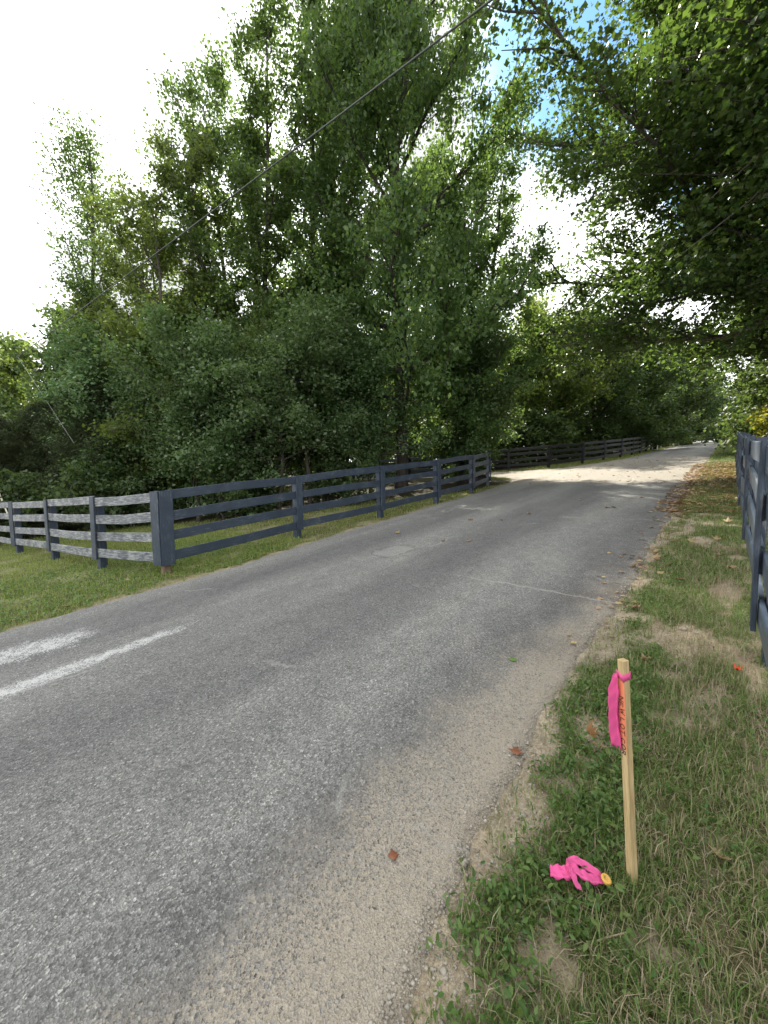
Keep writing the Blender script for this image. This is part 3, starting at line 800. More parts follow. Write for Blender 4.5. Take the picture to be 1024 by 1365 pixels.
def at_st(kind, s, t, sc_, lb, rz, sz=1.0, group=GR, cat='tree'):
    x, y = xy(s, t); plant(kind, float(x), float(y), sc_, lb, cat, group, rz, None, sz)


at_st('maple', 14.3, 4.6, .94, 'large maple overhanging the road from behind the right fence', 2.4)
at_st('maple', 16.6, 1.9, 1.06, 'second maple just uphill of the large one, filling the upper right over the road', 5.4, .86)
at_st('maple', 27.5, 5.6, .72, 'third maple farther along the right fence, behind the two large ones', 4.2)
at_st('round', 18.6, 2.7, .60, 'low dark leafy tree right behind the yellow shrub', 3.9, 1.05)
at_st('round', 23.2, 2.6, .62, 'low dark leafy tree along the right fence uphill of the yellow shrub', 5.4, 1.0)
at_st('round', 20.5, 4.4, .8, 'dark rounded tree behind the yellow shrub at the right fence', 1.1)
at_st('round', 27.5, 3.6, .95, 'dark rounded tree along the right fence past the second maple', 2.9)
at_st('round', 36, 5.0, 1.0, 'dark rounded tree far along the right fence', .6)
at_st('round', 50, 5.2, 1.0, 'dark rounded tree farthest along the right fence', 1.9)
at_st('round', 62, -9.0, 1.0, 'dark tree left of the bright road end', .3)
at_st('bright', 92, 2.0, 1.1, 'pale sunlit tree closing the end of the road', 2.6, 1.0, None)
at_st('bright', 104, -5.5, 1.1, 'pale sunlit tree left of the one closing the road', 1.2, .8, None)
at_st('round', 98, -13, 1.1, 'dark tree left of the pale trees that close the road', .2, .9, None)
at_st('yellow', 15.6, 1.15, .80, 'yellow-leaved shrub leaning over the right fence', .9, 1.0, None, 'shrub')
GS = 'shrubs behind the right fence'
at_st('shrub', 12.5, 2.6, 1.0, 'dark shrub behind the right fence before the yellow one', .2, 1.0, GS, 'shrub')
at_st('shrub', 20.5, 1.9, 1.1, 'dark shrub behind the right fence just past the yellow one', 1.2, 1.0, GS, 'shrub')
at_st('shrub', 26, 1.7, 1.2, 'dark shrub by the far end of the right fence', 2.2, 1.0, GS, 'shrub')
at_st('shrub', 8.6, 2.8, 1.0, 'dark shrub seen between the rails of the right fence', 3.2, 1.0, GS, 'shrub')
GL = 'low shrubs at the wood edge'
for i, (px, D, lb) in enumerate(((330, 12.2, 'low shrub in the wood shade behind the first roadside rails'), (455, 12.9, 'low shrub in the wood shade behind the third roadside post'),
                                 (150, 12.0, 'low shrub under the cedars behind the left rails'), (30, 12.4, 'low shrub at the foot of the leftmost cedar'))):
    plant('shrub', px_pos(px, D), D, .8, lb, 'shrub', GL, i * 1.4)


GH = 'shrubs along the foot of the far fence'
for i, (s_, t_, lb) in enumerate(((22.6, -11.5, 'shrub behind the left end of the far fence'), (23.6, -9.4, 'shrub behind the second post of the far fence'),
                                  (26.3, -8.2, 'shrub behind the far fence where it turns uphill'), (29.2, -7.4, 'shrub behind the middle of the far fence'),
                                  (32.4, -7.0, 'shrub behind the far fence, fifth from its left end'), (36.0, -6.9, 'shrub behind the far fence close before the white box'),
                                  (40.5, -7.0, 'shrub behind the far fence level with the white box'), (45.5, -6.9, 'shrub behind the far fence past the white box'), (52, -6.6, 'shrub at the very end of the far fence'))):
    at_st('shrub', s_ + .6, t_ - 1.9, 1.5, lb, i * 1.9, .85, GH, 'shrub')
GX = 'farthest trees behind the wood'
for i, (px, D, lb) in enumerate(((215, 44, 'farthest tree behind the cedars'), (300, 48, 'farthest tree behind the silvery understory'), (372, 45, 'farthest tree left of the slim trunks'),
                                 (440, 48, 'farthest tree behind the slim trunks'), (500, 52, 'farthest tree behind the big trunk'), (560, 46, 'farthest tree right of the big trunk'), (625, 50, 'farthest tree behind the fence curve'))):
    wood(('round', 'bright')[i % 2], px, D, 1.05, lb, i * 2.1, .9, GX)


# slim bare trunks at the wood edge
def slim(px, D, h, r, lb, seed):
    rng = np.random.default_rng(seed); x = px_pos(px, D); s, t = st(x, D)
    root = empty('slim_tree', (x, D, float(hz(s, t))))
    q = np.linspace(0, 1, 9); P = np.stack([np.cumsum(rng.normal(size=9)) * .04, np.cumsum(rng.normal(size=9)) * .04, q * h], 1); P[0] = (0, 0, -.2)
    link('trunk', mesh_np('slim trunk', *tube(P, r * (1 - q * .6), 7), mat=M['bark_dark'], smooth_faces=True), root)
    n = 900; c = P[-4:].mean(0); pos = c + rng.normal(size=(n, 3)) * np.array([.7, .7, 1.0]); pos[:, 2] = np.maximum(pos[:, 2], 2.2)
    link('crown', mesh_np('slim crown', *leaves_np(pos, .15 * rng.uniform(.6, 1.2, n), rng, LEAF_OVAL), mat=M['leaf_tulip']), root)
    tag(root, lb, 'tree', 'slim trunks at the wood edge')


for i, (px, D, h, r, lb) in enumerate(((402, 14.0, 7, .10, 'thickest slim dark trunk, left of its neighbours in the wood shade'),
                                      (413, 14.6, 6.5, .05, 'thin dark trunk just right of the thickest slim one'),
                                      (424, 14.8, 6.5, .055, 'slim straight trunk third in the row of slim trunks'),
                                      (436, 14.2, 6.5, .055, 'slim straight trunk fourth in the row of slim trunks'),
                                      (459, 15.0, 6, .05, 'slim straight trunk alone midway to the big trunk'),
                                      (478, 14.6, 6, .05, 'slim straight trunk nearest the big dark trunk on its left'),
                                      (300, 14.0, 7, .07, 'slim trunk half hidden behind the silvery understory'),
                                      (268, 14.2, 7, .07, 'slim trunk in dark shade behind the corner post'))):
    slim(px, D, h, r, lb, 100 + i)

# ------------------------------------------------------------------ fences
def prism_piece(name, L, w, h, mat, rng, warp=.004, ch=.006):
    """chamfered timber: length along x, width w along y, height h along z, 3 stations"""
    pr = np.array([(-w / 2 + ch, -h / 2), (w / 2 - ch, -h / 2), (w / 2, -h / 2 + ch), (w / 2, h / 2 - ch), (w / 2 - ch, h / 2), (-w / 2 + ch, h / 2), (-w / 2, h / 2 - ch), (-w / 2, -h / 2 + ch)])
    xs = np.array([0, .5, 1.0]) * L
    off = rng.normal(size=(3, 2)) * warp; off[0] *= .4; off[2] *= .4
    V = np.array([[x, p[0] + off[i, 0], p[1] + off[i, 1]] for i, x in enumerate(xs) for p in pr])
    f = [[i * 8 + j, i * 8 + (j + 1) % 8, (i + 1) * 8 + (j + 1) % 8, (i + 1) * 8 + j] for i in range(2) for j in range(8)]
    me = bpy.data.meshes.new(name)
    me.from_pydata(V.tolist(), [], f + [[7, 6, 5, 4, 3, 2, 1, 0], [16 + k for k in range(8)]]); me.update()
    me.materials.append(mat); return me


PH, RH, RT = 1.25, .146, .026
RAIL_Z = [1.172, .885, .575, .275]


def fence(pts, side, label, mats, seed, corner=(), group=None, name='rail_fence', post_w=.125, strip=True, seg_mat=None, tops=None):
    """pts: post spots (s,t); rails are nailed on the `side` (+1 = left of travel, -1 = right) with an upright cover board over them"""
    rng = np.random.default_rng(seed)
    X = [np.array([*map(float, xy(s, t)), float(hz(s, t))]) for s, t in pts]
    root = empty(name, X[0]); tag(root, label, 'fence', group)
    base = X[0]
    n = len(X)
    for i in range(n - 1):
        a, b = X[i], X[i + 1]; d = b - a; L = math.hypot(d[0], d[1]); dh = d / math.hypot(d[0], d[1]); nrm = np.array([-dh[1], dh[0], 0]) * side
        mat = (seg_mat or {}).get(i, mats[0])
        for k, rz in enumerate(RAIL_Z):
            za, zb = rng.normal(size=2) * .012
            p0 = a + nrm * (post_w / 2 + RT / 2 + .001) + np.array([0, 0, rz + za]); p1 = b + nrm * (post_w / 2 + RT / 2 + .001) + np.array([0, 0, rz + zb])
            v = p1 - p0; ln = np.linalg.norm(v) - .006
            o = link('rail', prism_piece('rail', ln, RT, RH * rng.uniform(.95, 1.05), mat, rng, .013), root)
            ex = v / np.linalg.norm(v); ey = np.cross([0, 0, 1], ex); ey /= np.linalg.norm(ey); ez = np.cross(ex, ey)
            o.matrix_local = Matrix([[ex[q], ey[q], ez[q], (p0 - base + ex * .003)[q]] for q in range(3)] + [[0, 0, 0, 1]])
    for i in range(n):
        d = X[min(i + 1, n - 1)] - X[max(i - 1, 0)]
        if i in corner: d = X[i + 1] - X[i]
        dh = np.array([d[0], d[1], 0]); dh /= np.linalg.norm(dh); nrm = np.array([-dh[1], dh[0], 0]) * side
        w = .165 if i in corner else post_w
        ez = np.array([rng.normal() * .010, rng.normal() * .010, 1]); ez /= np.linalg.norm(ez)
        ey = np.cross(ez, dh); ey /= np.linalg.norm(ey); ex = np.cross(ey, ez)
        ptop = (PH + .02 if i in corner else PH)
        z0 = .14 if i in corner else -.15
        o = link('post', prism_piece('post', ptop - z0, w, w, mats[1], rng, .002, .012), root)
        # piece x axis -> up
        o.matrix_local = Matrix([[ez[q], ex[q], ey[q], (X[i] - base + ez * z0)[q]] for q in range(3)] + [[0, 0, 0, 1]])
        if i in corner:
            ft = link('post_foot', prism_piece('post_foot', .36, w * .72, w * .72, M['post_wood'], rng, .004, .02), root)
            ft.matrix_local = Matrix([[ez[q], ex[q], ey[q], (X[i] - base + ez * -.215)[q]] for q in range(3)] + [[0, 0, 0, 1]])
            ft['label'] = 'bare brown foot of the painted corner post'
        if strip:
            sides = [nrm]
            ww = .145
            if i in corner:
                dp = X[i - 1] - X[i]; dp[2] = 0; dp /= np.linalg.norm(dp); sides = [nrm, np.array([dp[1], -dp[0], 0]) * side]; ww = .185
            for sn in sides:
                hh = RAIL_Z[0] - RAIL_Z[3] + RH + .03
                z1 = RAIL_Z[3] - RH / 2 - .02
                if i in corner: z1 = .15; hh = PH + .01 - z1
                c = X[i] - base + sn * ((w if i in corner else post_w) / 2 + RT * 1.5 + .005)
                o = link('cover_board', prism_piece('cover_board', hh, .024, ww * rng.uniform(.95, 1.05), mats[1], rng, .003, .004), root)
                ex2 = np.cross([0, 0, 1.0], sn)
                o.matrix_local = Matrix([[ez[q], sn[q], ex2[q], (c + np.array([0, 0, z1]))[q]] for q in range(3)] + [[0, 0, 0, 1]])
    return root


# left: along the lawn to the corner, then up the road and round into the side drive
lawn_run = [(-.2, -22.6), (.05, -20.2), (.35, -17.8), (.72, -15.35), (1.0, -12.95), (1.35, -10.5), (1.66, -8.1), (2.1, -6.37)]
road_run = [(4.55, -6.42), (6.9, -6.3), (9.2, -6.22), (11.35, -6.3), (13.6, -6.85), (15.35, -8.3), (16.1, -10.5), (16.4, -12.9), (16.6, -15.3), (16.8, -17.7), (17.0, -20.1)]
LF = lawn_run + road_run
fence(LF, -1, 'dark four-rail board fence turning the left roadside corner, its lawn side worn pale',
      (M['fence_navy'], M['fence_navy']), 3, corner=(7,), seg_mat={i: M['fence_worn'] for i in range(7)})
fence([(.5, .26), (3.05, .24), (5.6, .25), (8.2, .24), (10.8, .25), (13.4, .26), (16.0, .27), (18.6, .28), (21.2, .28), (23.8, .3)], 1,
      'blue-grey four-rail board fence running uphill along the right verge', (M['fence_skylit'], M['fence_navy']), 4)
fence([(20.6, -21.5), (20.5, -19.0), (20.4, -16.5), (20.5, -14.0), (20.9, -11.7), (21.5, -9.5), (22.5, -7.6), (25.0, -6.5), (27.6, -5.95), (30.2, -5.5), (32.8, -5.25), (35.4, -5.15), (38, -5.1), (40.6, -5.1), (43.2, -5.1), (45.8, -5.1), (48.4, -5.1), (51, -5.1), (53.6, -5.1), (56.2, -5.1), (58.8, -5.1), (61.4, -5.1), (64, -5.1)], -1,
      'dark backlit four-rail fence across the far side of the gravel drive', (M['fence_backlit'], M['fence_backlit']), 5)

# ------------------------------------------------------------------ grass, weeds, litter
def blades(s, t, h, w, rng, lean=.6, single=False, z0=None):
    n = len(s); x, y = xy(s, t); z = ground_height(s, t) if z0 is None else z0
    az = rng.uniform(0, 2 * np.pi, n); d = np.stack([np.cos(az), np.sin(az), 0 * az], 1); sd_ = np.stack([-np.sin(az), np.cos(az), 0 * az], 1)
    ln = np.abs(rng.normal(size=n)) * lean + .12
    b = np.stack([x, y, z - .004], 1); up = np.array([0, 0, 1.0])
    c1 = np.cos(ln * .5)[:, None]; s1 = np.sin(ln * .5)[:, None]; c2 = np.cos(np.minimum(ln * 1.6, 1.75))[:, None]; s2 = np.sin(np.minimum(ln * 1.6, 1.75))[:, None]
    m = b + h[:, None] * .5 * (up * c1 + d * s1); e = m + h[:, None] * .5 * (up * c2 + d * s2)
    e[:, 2] = np.maximum(e[:, 2], b[:, 2] + .008)
    W_ = w[:, None] * .5
    if single:
        V = np.stack([b - sd_ * W_, b + sd_ * W_, e], 1).reshape(-1, 3)
        return V, np.arange(n * 3).reshape(-1, 3)
    V = np.stack([b - sd_ * W_, b + sd_ * W_, m + sd_ * W_ * .8, m - sd_ * W_ * .8, e], 1).reshape(-1, 3)
    o = (np.arange(n) * 5)[:, None, None]
    F_ = (o + np.array([[0, 1, 2], [0, 2, 3], [3, 2, 4]])[None]).reshape(-1, 3)
    return V, F_


def scatter(n, s0, s1, t0, t1, keep, rng, power=1.0):
    s = s0 + (s1 - s0) * rng.random(n) ** power; t = rng.uniform(t0, t1, n)
    k = (rng.random(n) < keep(s, t)) & ~on_road(s, t)
    return s[k], t[k]


def verge_keep(s, t):
    m = soil_mask(s, t); c = fbm(s * 7, t * 7, 81)
    return (1 - smooth(.15, .75, m)) * smooth(.28, .55, c + .1) + .14 * (c > .45)


def build_grass():
    rng = np.random.default_rng(20)
    A = Acc()
    # near verge
    s, t = scatter(165000, .25, 4.2, -.74, .7, verge_keep, rng, 1.25)
    A.add(*blades(s, t, rng.uniform(.016, .052, len(s)) * (1 + 1.1 * (rng.random(len(s)) < .14)), rng.uniform(.0018, .0042, len(s)), rng, .8))
    s, t = scatter(60000, 4.0, 13, -.85, 1.0, lambda a, b: verge_keep(a, b) * (1 - .8 * litter_mask(a, b)), rng)
    A.add(*blades(s, t, rng.uniform(.03, .085, len(s)), rng.uniform(.004, .008, len(s)), rng, .7))
    s, t = scatter(30000, 13, 45, -1.0, 1.2, lambda a, b: .9 - .75 * litter_mask(a, b), rng)
    A.add(*blades(s, t, rng.uniform(.05, .11, len(s)), rng.uniform(.010, .022, len(s)), rng, .7, True))
    s = 1.33 + rng.normal(size=420) * .045; t = -.18 + rng.normal(size=420) * .045
    A.add(*blades(s, t, rng.uniform(.02, .075, 420), rng.uniform(.002, .0042, 420), rng, .6))
    tag(link('verge_grass', mesh_np('verge_grass', *A.out(), mat=M['grass'])), 'short patchy grass growing on the right verge', kind='stuff')
    A = Acc()
    lk = lambda a, b: (1 - smooth(.3, .9, soil_mask(a, b))) * (1 - smooth(.3, .8, woods_mask(a, b)))
    s, t = scatter(125000, -2.5, 4.5, -15, -5.5, lk, rng)
    A.add(*blades(s, t, rng.uniform(.03, .085, len(s)), rng.uniform(.005, .010, len(s)), rng, .7, True))
    s, t = scatter(90000, 2.0, 17.5, -16, -5.8, lk, rng)
    A.add(*blades(s, t, rng.uniform(.04, .10, len(s)), rng.uniform(.008, .015, len(s)), rng, .7, True))
    s, t = scatter(40000, 20, 50, -12, -4.0, lk, rng)
    A.add(*blades(s, t, rng.uniform(.06, .13, len(s)), rng.uniform(.014, .028, len(s)), rng, .7, True))
    s, t = scatter(25000, -2.5, 3, -24, -15, lk, rng)
    A.add(*blades(s, t, rng.uniform(.04, .10, len(s)), rng.uniform(.010, .018, len(s)), rng, .7, True))
    tag(link('lawn_grass', mesh_np('lawn_grass', *A.out(), mat=M['lawn'])), 'mown yellow-green lawn grass around the left fence', kind='stuff')
    # dead straw lying between the blades
    s, t = scatter(44000, .3, 6.0, -.66, .6, lambda a, b: .25 + .75 * smooth(.4, .6, fbm(a * 3, b * 3, 91)) * smooth(-.5, -.1, b), rng, 1.2)
    V, F_ = blades(s, t, rng.uniform(.03, .11, len(s)), rng.uniform(.0012, .003, len(s)), rng, 1.5)
    tag(link('dead_grass', mesh_np('dead_grass', V, F_, mat=M['straw'])), 'dry straw matted among the verge grass', kind='stuff')
    # broad-leaved weeds in rosettes
    s, t = scatter(7500, .35, 5.5, -.63, .5, lambda a, b: (1 - smooth(.4, .95, soil_mask(a, b))) * np.where(b < -.24, 1.0, .10) * smooth(.3, .5, fbm(a * 4, b * 4, 87)) * np.where(a < 2.6, 1, .35), rng, 1.2)
    pos = []; siz = []; 
    for i in range(len(s)):
        k = rng.integers(5, 13); x, y = xy(s[i], t[i]); z = float(ground_height(s[i], t[i]))
        h = rng.uniform(.015, .075)
        p = np.array([x, y, z]) + rng.normal(size=(k, 3)) * np.array([.022, .022, 0]) + np.stack([np.zeros(k), np.zeros(k), rng.uniform(.006, h, k)], 1)
        pos.append(p); siz.append(rng.uniform(.013, .030, k))
    pos = np.concatenate(pos); siz = np.concatenate(siz)
    tag(link('weeds', mesh_np('weeds', *leaves_np(pos, siz, rng, LEAF_POINT, .5), mat=M['weed'])), 'broad-leaved weeds creeping along the road edge', kind='stuff')
    # clover-like specks in the left lawn
    s, t = scatter(9000, -1.5, 4, -9, -5.6, lk, rng); x, y = xy(s, t)
    pos = np.stack([x, y, ground_height(s, t) + rng.uniform(.01, .05, len(s))], 1)
    tag(link('lawn_weeds', mesh_np('lawn_weeds', *leaves_np(pos, rng.uniform(.02, .05, len(s)), rng, LEAF_OVAL, .6), mat=M['weed'])), 'low clover weeds in the lawn by the corner post', kind='stuff')
    # leaf litter farther up the verge and at the road edge
    s, t = [np.concatenate(q) for q in zip(*[(rng.uniform(8.5, 21, 3600), rng.uniform(-1.05, .35, 3600)), (2.6 + 8.4 * rng.random(380) ** .7, -.68 + rng.normal(size=380) * .16), (rng.uniform(13, 27, 420), rng.uniform(-5.5, -.8, 420))])]
    k = rng.random(len(s)) < np.where(t > -.8, smooth(.2, .6, fbm(s * .9, t * 2, 52) + .15), .8); s, t = s[k], t[k]; x, y = xy(s, t)
    qd = np.clip((t - left_edge(s)) / (right_edge(s) - left_edge(s)), 0, 1)
    zz = np.where(on_road(s, t), hz(s, t) + .018 + .05 * (1 - (2 * qd - 1) ** 2), ground_height(s, t) + .015) + rng.uniform(0, .012, len(s))
    tag(link('leaf_litter', mesh_np('leaf_litter', *leaves_np(np.stack([x, y, zz], 1), rng.uniform(.03, .11, len(s)) * np.where(s < 8, .62, 1), rng, LEAF_MAPLE, .82), mat=M['litter'])), 'dry brown leaves carpeting the verge under the maple', kind='stuff')
    # pebbles and grit
    s = .3 + 6 * rng.random(16000) ** 1.5; t = right_edge(s) + rng.normal(size=16000) * .12 + .01
    s2, t2 = scatter(5000, .3, 4, -.7, .5, lambda a, b: soil_mask(a, b), rng)
    s = np.concatenate([s, s2]); t = np.concatenate([t, t2]); n = len(s); x, y = xy(s, t)
    z = np.where(t < right_edge(s), hz(s, t) + .012, ground_height(s, t))
    r = .0026 * np.exp(rng.normal(size=n) * .55); r = np.minimum(r, .016)
    oc = np.array([[1, 0, 0], [-1, 0, 0], [0, 1, 0], [0, -1, 0], [0, 0, .7], [0, 0, -.7]]); of = np.array([[0, 2, 4], [2, 1, 4], [1, 3, 4], [3, 0, 4], [2, 0, 5], [1, 2, 5], [3, 1, 5], [0, 3, 5]])
    jit = rng.uniform(.65, 1.3, (n, 6, 1)); V = np.stack([x, y, z], 1)[:, None] + r[:, None, None] * oc[None] * jit
    th = rng.uniform(0, 6.28, n)
    F_ = ((np.arange(n) * 6)[:, None, None] + of[None]).reshape(-1, 3)
    tag(link('pebbles', mesh_np('pebbles', V.reshape(-1, 3), F_, mat=M['stone'], smooth_faces=True)), 'pebbles and grit along the crumbled road edge', kind='stuff')


build_grass()

# ------------------------------------------------------------------ survey stake
def ground_at(s, t): return float(ground_height(np.array([s]), np.array([t]))[0])


def build_stake():
    s, t = 1.33, -.18; x, y = map(float, xy(s, t)); z = ground_at(s, t)
    H, a = .705, .0222
    root = empty('survey_stake', (x, y, z)); tag(root, 'square wooden survey stake lettered NEW LOT COR, pink ribbon at its top', 'stake')
    view = np.array([-x, -y, 0]) / math.hypot(x, y); left = np.array([view[1], -view[0], 0]) * -1
    if left @ cam_r > 0: left = -left
    ang = math.radians(42); nl = view * math.cos(ang) + left * math.sin(ang)      # normal of the left, lettered face = local -X
    root.rotation_euler = (0, 0, math.atan2(-nl[1], -nl[0]))
    up = Vector((0, 0, 1)); leanv = left * .058 + np.array([0, 0, 1.0])
    q = up.rotation_difference(Vector(leanv)); root.rotation_mode = 'QUATERNION'
    from mathutils import Quaternion
    root.rotation_quaternion = q @ Quaternion((0, 0, 1), math.atan2(-nl[1], -nl[0]))
    bm = bmesh.new(); bmesh.ops.create_cube(bm, size=1)
    for v in bm.verts:
        tip = .25 if v.co.z < 0 else 1
        v.co = Vector((v.co.x * a, v.co.y * a, -.10 if v.co.z < 0 else H))
    bmesh.ops.bevel(bm, geom=bm.edges[:], offset=.0014, segments=1, affect='EDGES')
    me = bpy.data.meshes.new('shaft'); bm.to_mesh(me); bm.free(); me.materials.append(M['stake']); link('shaft', me, root)
    # local frame: lettered face at x=-a/2; seen from there, image-right is local -Y or +Y
    ey = 1.0
    m3 = root.rotation_quaternion.to_matrix(); wy = np.array(m3 @ Vector((0, 1, 0)))
    ey = 1.0 if wy @ cam_r > 0 else -1.0
    G = {'N': [[(0, 0), (0, 1), (.7, 0), (.7, 1)]], 'E': [[(.62, 1), (0, 1), (0, 0), (.62, 0)], [(0, .52), (.5, .52)]], 'W': [[(0, 1), (.2, 0), (.42, .7), (.62, 0), (.85, 1)]],
         'L': [[(0, 1), (0, 0), (.6, 0)]], 'O': [[(.35 + .35 * math.cos(w), .5 + .5 * math.sin(w)) for w in np.linspace(0, 2 * math.pi, 13)]], 'T': [[(-.05, 1), (.72, 1)], [(.33, 1), (.33, 0)]],
         'C': [[(.36 + .36 * math.cos(w), .5 + .5 * math.sin(w)) for w in np.linspace(.9, 2 * math.pi - .9, 10)]], 'R': [[(0, 0), (0, 1), (.45, .95), (.55, .75), (.42, .52), (0, .48)], [(.25, .48), (.62, 0)]],
         '.': [[(.1, .0), (.2, .06)]]}
    lh, z, yc = .0138, .592, 0
    V = []; F_ = []
    rng = np.random.default_rng(2)
    for word in ('NEW', 'LOT', 'COR.'):
        for ch in word:
            wd = {'W': .85, '.': .2}.get(ch, .68)
            tl = rng.normal() * .05; dy = rng.normal() * .0012
            for stroke in G[ch]:
                for (x0, y0), (x1, y1) in zip(stroke[:-1], stroke[1:]):
                    p = [np.array([-(a / 2) - .0006, ey * ((yy - .5 + tl * xx) * lh + dy), z - xx * lh * 1.38]) for xx, yy in ((x0, y0), (x1, y1))]
                    d = p[1] - p[0]; ln = np.linalg.norm(d) + 1e-6; d /= ln; nn_ = np.cross(d, [1, 0, 0]) * .0011
                    o = len(V); p0, p1 = p[0] - d * .0007, p[1] + d * .0007
                    V += [p0 - nn_, p0 + nn_, p1 + nn_, p1 - nn_]; F_.append([o, o + 1, o + 2, o + 3])
            z -= (wd + .30) * lh * 1.38
        z -= .55 * lh
    # offset each stroke a hair so that crossing strokes never share a plane
    V = np.array(V)
    for i in range(len(F_)): V[i * 4:i * 4 + 4, 0] -= i * 8e-6
    me = mesh_np('lettering', V, np.array(F_), M['ink']); link('lettering', me, root)['label'] = 'hand-written black letters NEW LOT COR. running down the stake'
    # ribbon: band and two tails
    rb = empty('ribbon', (0, 0, 0)); rb.parent = root
    A = Acc()
    zb = .655; c = a / 2 + .0012
    ring = np.array([(-c, -c), (c, -c), (c, c), (-c, c), (-c, -c)])
    for k in range(4):
        for lay in range(2):
            p, q_ = ring[k] * (1 + .06 * lay), ring[k + 1] * (1 + .06 * lay); dz = (.004 if k % 2 else -.003) + lay * .003
            v = np.array([[*p, zb - .010 + dz], [*q_, zb - .008 - dz], [*q_, zb + .010 - dz], [*p, zb + .011 + dz]])
            A.add(v, np.array([[0, 1, 2, 3]]))
    def strip(path, wdir, width, fold, ragged):
        n = len(path); V_ = []; C = 8
        for i in range(n):
            for j in range(C):
                u_ = j / (C - 1) - .5
                p = path[i] + wdir[i] * width[i] * u_ + np.array([fold[j] * min(1, .3 + i * .12) + .0016 * math.sin(i * 1.9 + j * 2.3), 0, 0])
                if i == n - 1: p = p + np.array([0, 0, ragged[j]])
                V_.append(p)
        f = [[i * C + j, i * C + j + 1, (i + 1) * C + j + 1, (i + 1) * C + j] for i in range(n - 1) for j in range(C - 1)]
        A.add(np.array(V_), np.array(f))
    lf = -ey
    q = np.linspace(0, 1, 18)
    for dx, ln, wd, ph in ((-.009, .235, .030, 0), (-.003, .205, .022, 1.3)):
        path = [np.array([-a / 2 + dx - .004 * math.sin(w * 3 + ph), lf * (a / 2 - .001 + .011 * math.sin(w * 2.6)), zb + .006 - w * ln]) for w in q]
        wdirs = [np.array([-.30, lf * .94, .10 * math.sin(w * 5 + ph)]) for w in q]
        fold = np.array([0, -.0035, .0015, -.004, .002, -.002, .003, -.001]) * (1 if ph == 0 else -1)
        strip(path, wdirs, [wd * (.35 + .65 * min(1, w * 4)) * (1 + .10 * math.sin(w * 9 + ph)) for w in q], fold, rng.uniform(-.012, .012, 8))
    me = mesh_np('ribbon', *A.out(), mat=M['pink'])
    o = link('ribbon', me, root); bpy.data.objects.remove(rb); o.name = 'ribbon'
    so_ = o.modifiers.new('thickness', 'SOLIDIFY'); so_.thickness = .0002
    o['label'] = 'bright pink flagging ribbon tied near the top of the stake'


build_stake()


def build_ground_ribbon():
    s, t = 1.215, -.305; x, y = map(float, xy(s, t)); z = ground_at(s, t) + .042
    root = empty('flagging_ribbon', (x, y, z)); tag(root, 'crumpled pink flagging ribbon lying in the weeds, left of the stake foot', 'ribbon')
    A = Acc()
    R_ = cam_r[:2] / np.linalg.norm(cam_r[:2]); Fw = np.array([U[0] * .3 - .2, .95]); Fw /= np.linalg.norm(Fw)
    # local axes: x to the picture right, y away
    def P(a, b, c): return np.array([R_[0] * a + Fw[0] * b, R_[1] * a + Fw[1] * b, c])
    def band(pts, w):
        pts = np.array([P(*p) for p in pts]); k_ = np.linspace(0, len(pts) - 1, len(pts) * 3); pts = np.stack([np.interp(k_, np.arange(len(pts)), pts[:, e]) for e in range(3)], 1); n = len(pts); d = np.gradient(pts, axis=0)
        wd = np.cross(d, [0, 0, 1.0]); wd /= np.linalg.norm(wd, axis=1)[:, None] + 1e-9
        V = []
        for i in range(n):
            for j in range(6):
                u_ = j / 5 - .5; V.append(pts[i] + (wd[i] * .85 + np.array([0, 0, .35 + .25 * math.sin(i * 1.7)])) * w * u_ + np.array([0, 0, (.003 if j % 2 else -.0025) + .002 * math.sin(j * 2.2 + i * 1.3)]))
        A.add(np.array(V), np.array([[i * 6 + j, i * 6 + j + 1, (i + 1) * 6 + j + 1, (i + 1) * 6 + j] for i in range(n - 1) for j in range(5)]))
    band([(.068, -.002, .010), (.045, .018, .018), (.018, .036, .024), (-.008, .036, .026), (-.020, .018, .022), (-.024, -.006, .014)], .022)
    band([(.068, -.006, .008), (.045, -.012, .012), (.022, -.006, .016), (.002, .008, .020), (-.014, .022, .022)], .022)
    band([(-.012, .012, .022), (-.030, .006, .018), (-.052, .010, .015), (-.078, .020, .010)], .034)
    band([(-.012, .016, .022), (-.018, -.010, .016), (-.014, -.036, .008)], .026)
    o = link('ribbon', mesh_np('ground ribbon', *A.out(), mat=M['pink']), root)
    so_ = o.modifiers.new('thickness', 'SOLIDIFY'); so_.thickness = .0002
    bm = bmesh.new()
    # small cap: stepped disc with a dimple
    pr = [(0, .004), (.006, .004), (.008, .0065), (.0125, .0065), (.0145, .005), (.0150, .002), (.0145, -.003)]
    rings = []
    for r_, z_ in pr:
        rings.append([bm.verts.new((max(r_, 1e-4) * math.cos(w), max(r_, 1e-4) * math.sin(w), z_)) for w in np.linspace(0, 2 * math.pi, 16, endpoint=False)])
    for a_, b_ in zip(rings[:-1], rings[1:]):
        for i in range(16): bm.faces.new((a_[i], b_[i], b_[(i + 1) % 16], a_[(i + 1) % 16]))
    bmesh.ops.recalc_face_normals(bm, faces=bm.faces)
    me = bpy.data.meshes.new('survey_cap'); bm.to_mesh(me); bm.free(); me.materials.append(M['cap'])
    c = link('survey_cap', me, root); c.location = tuple(P(.082, -.006, .006)); c.rotation_euler = (.25, .2, 0)
    c['label'] = 'yellow-orange survey cap at the end of the ribbon'


build_ground_ribbon()

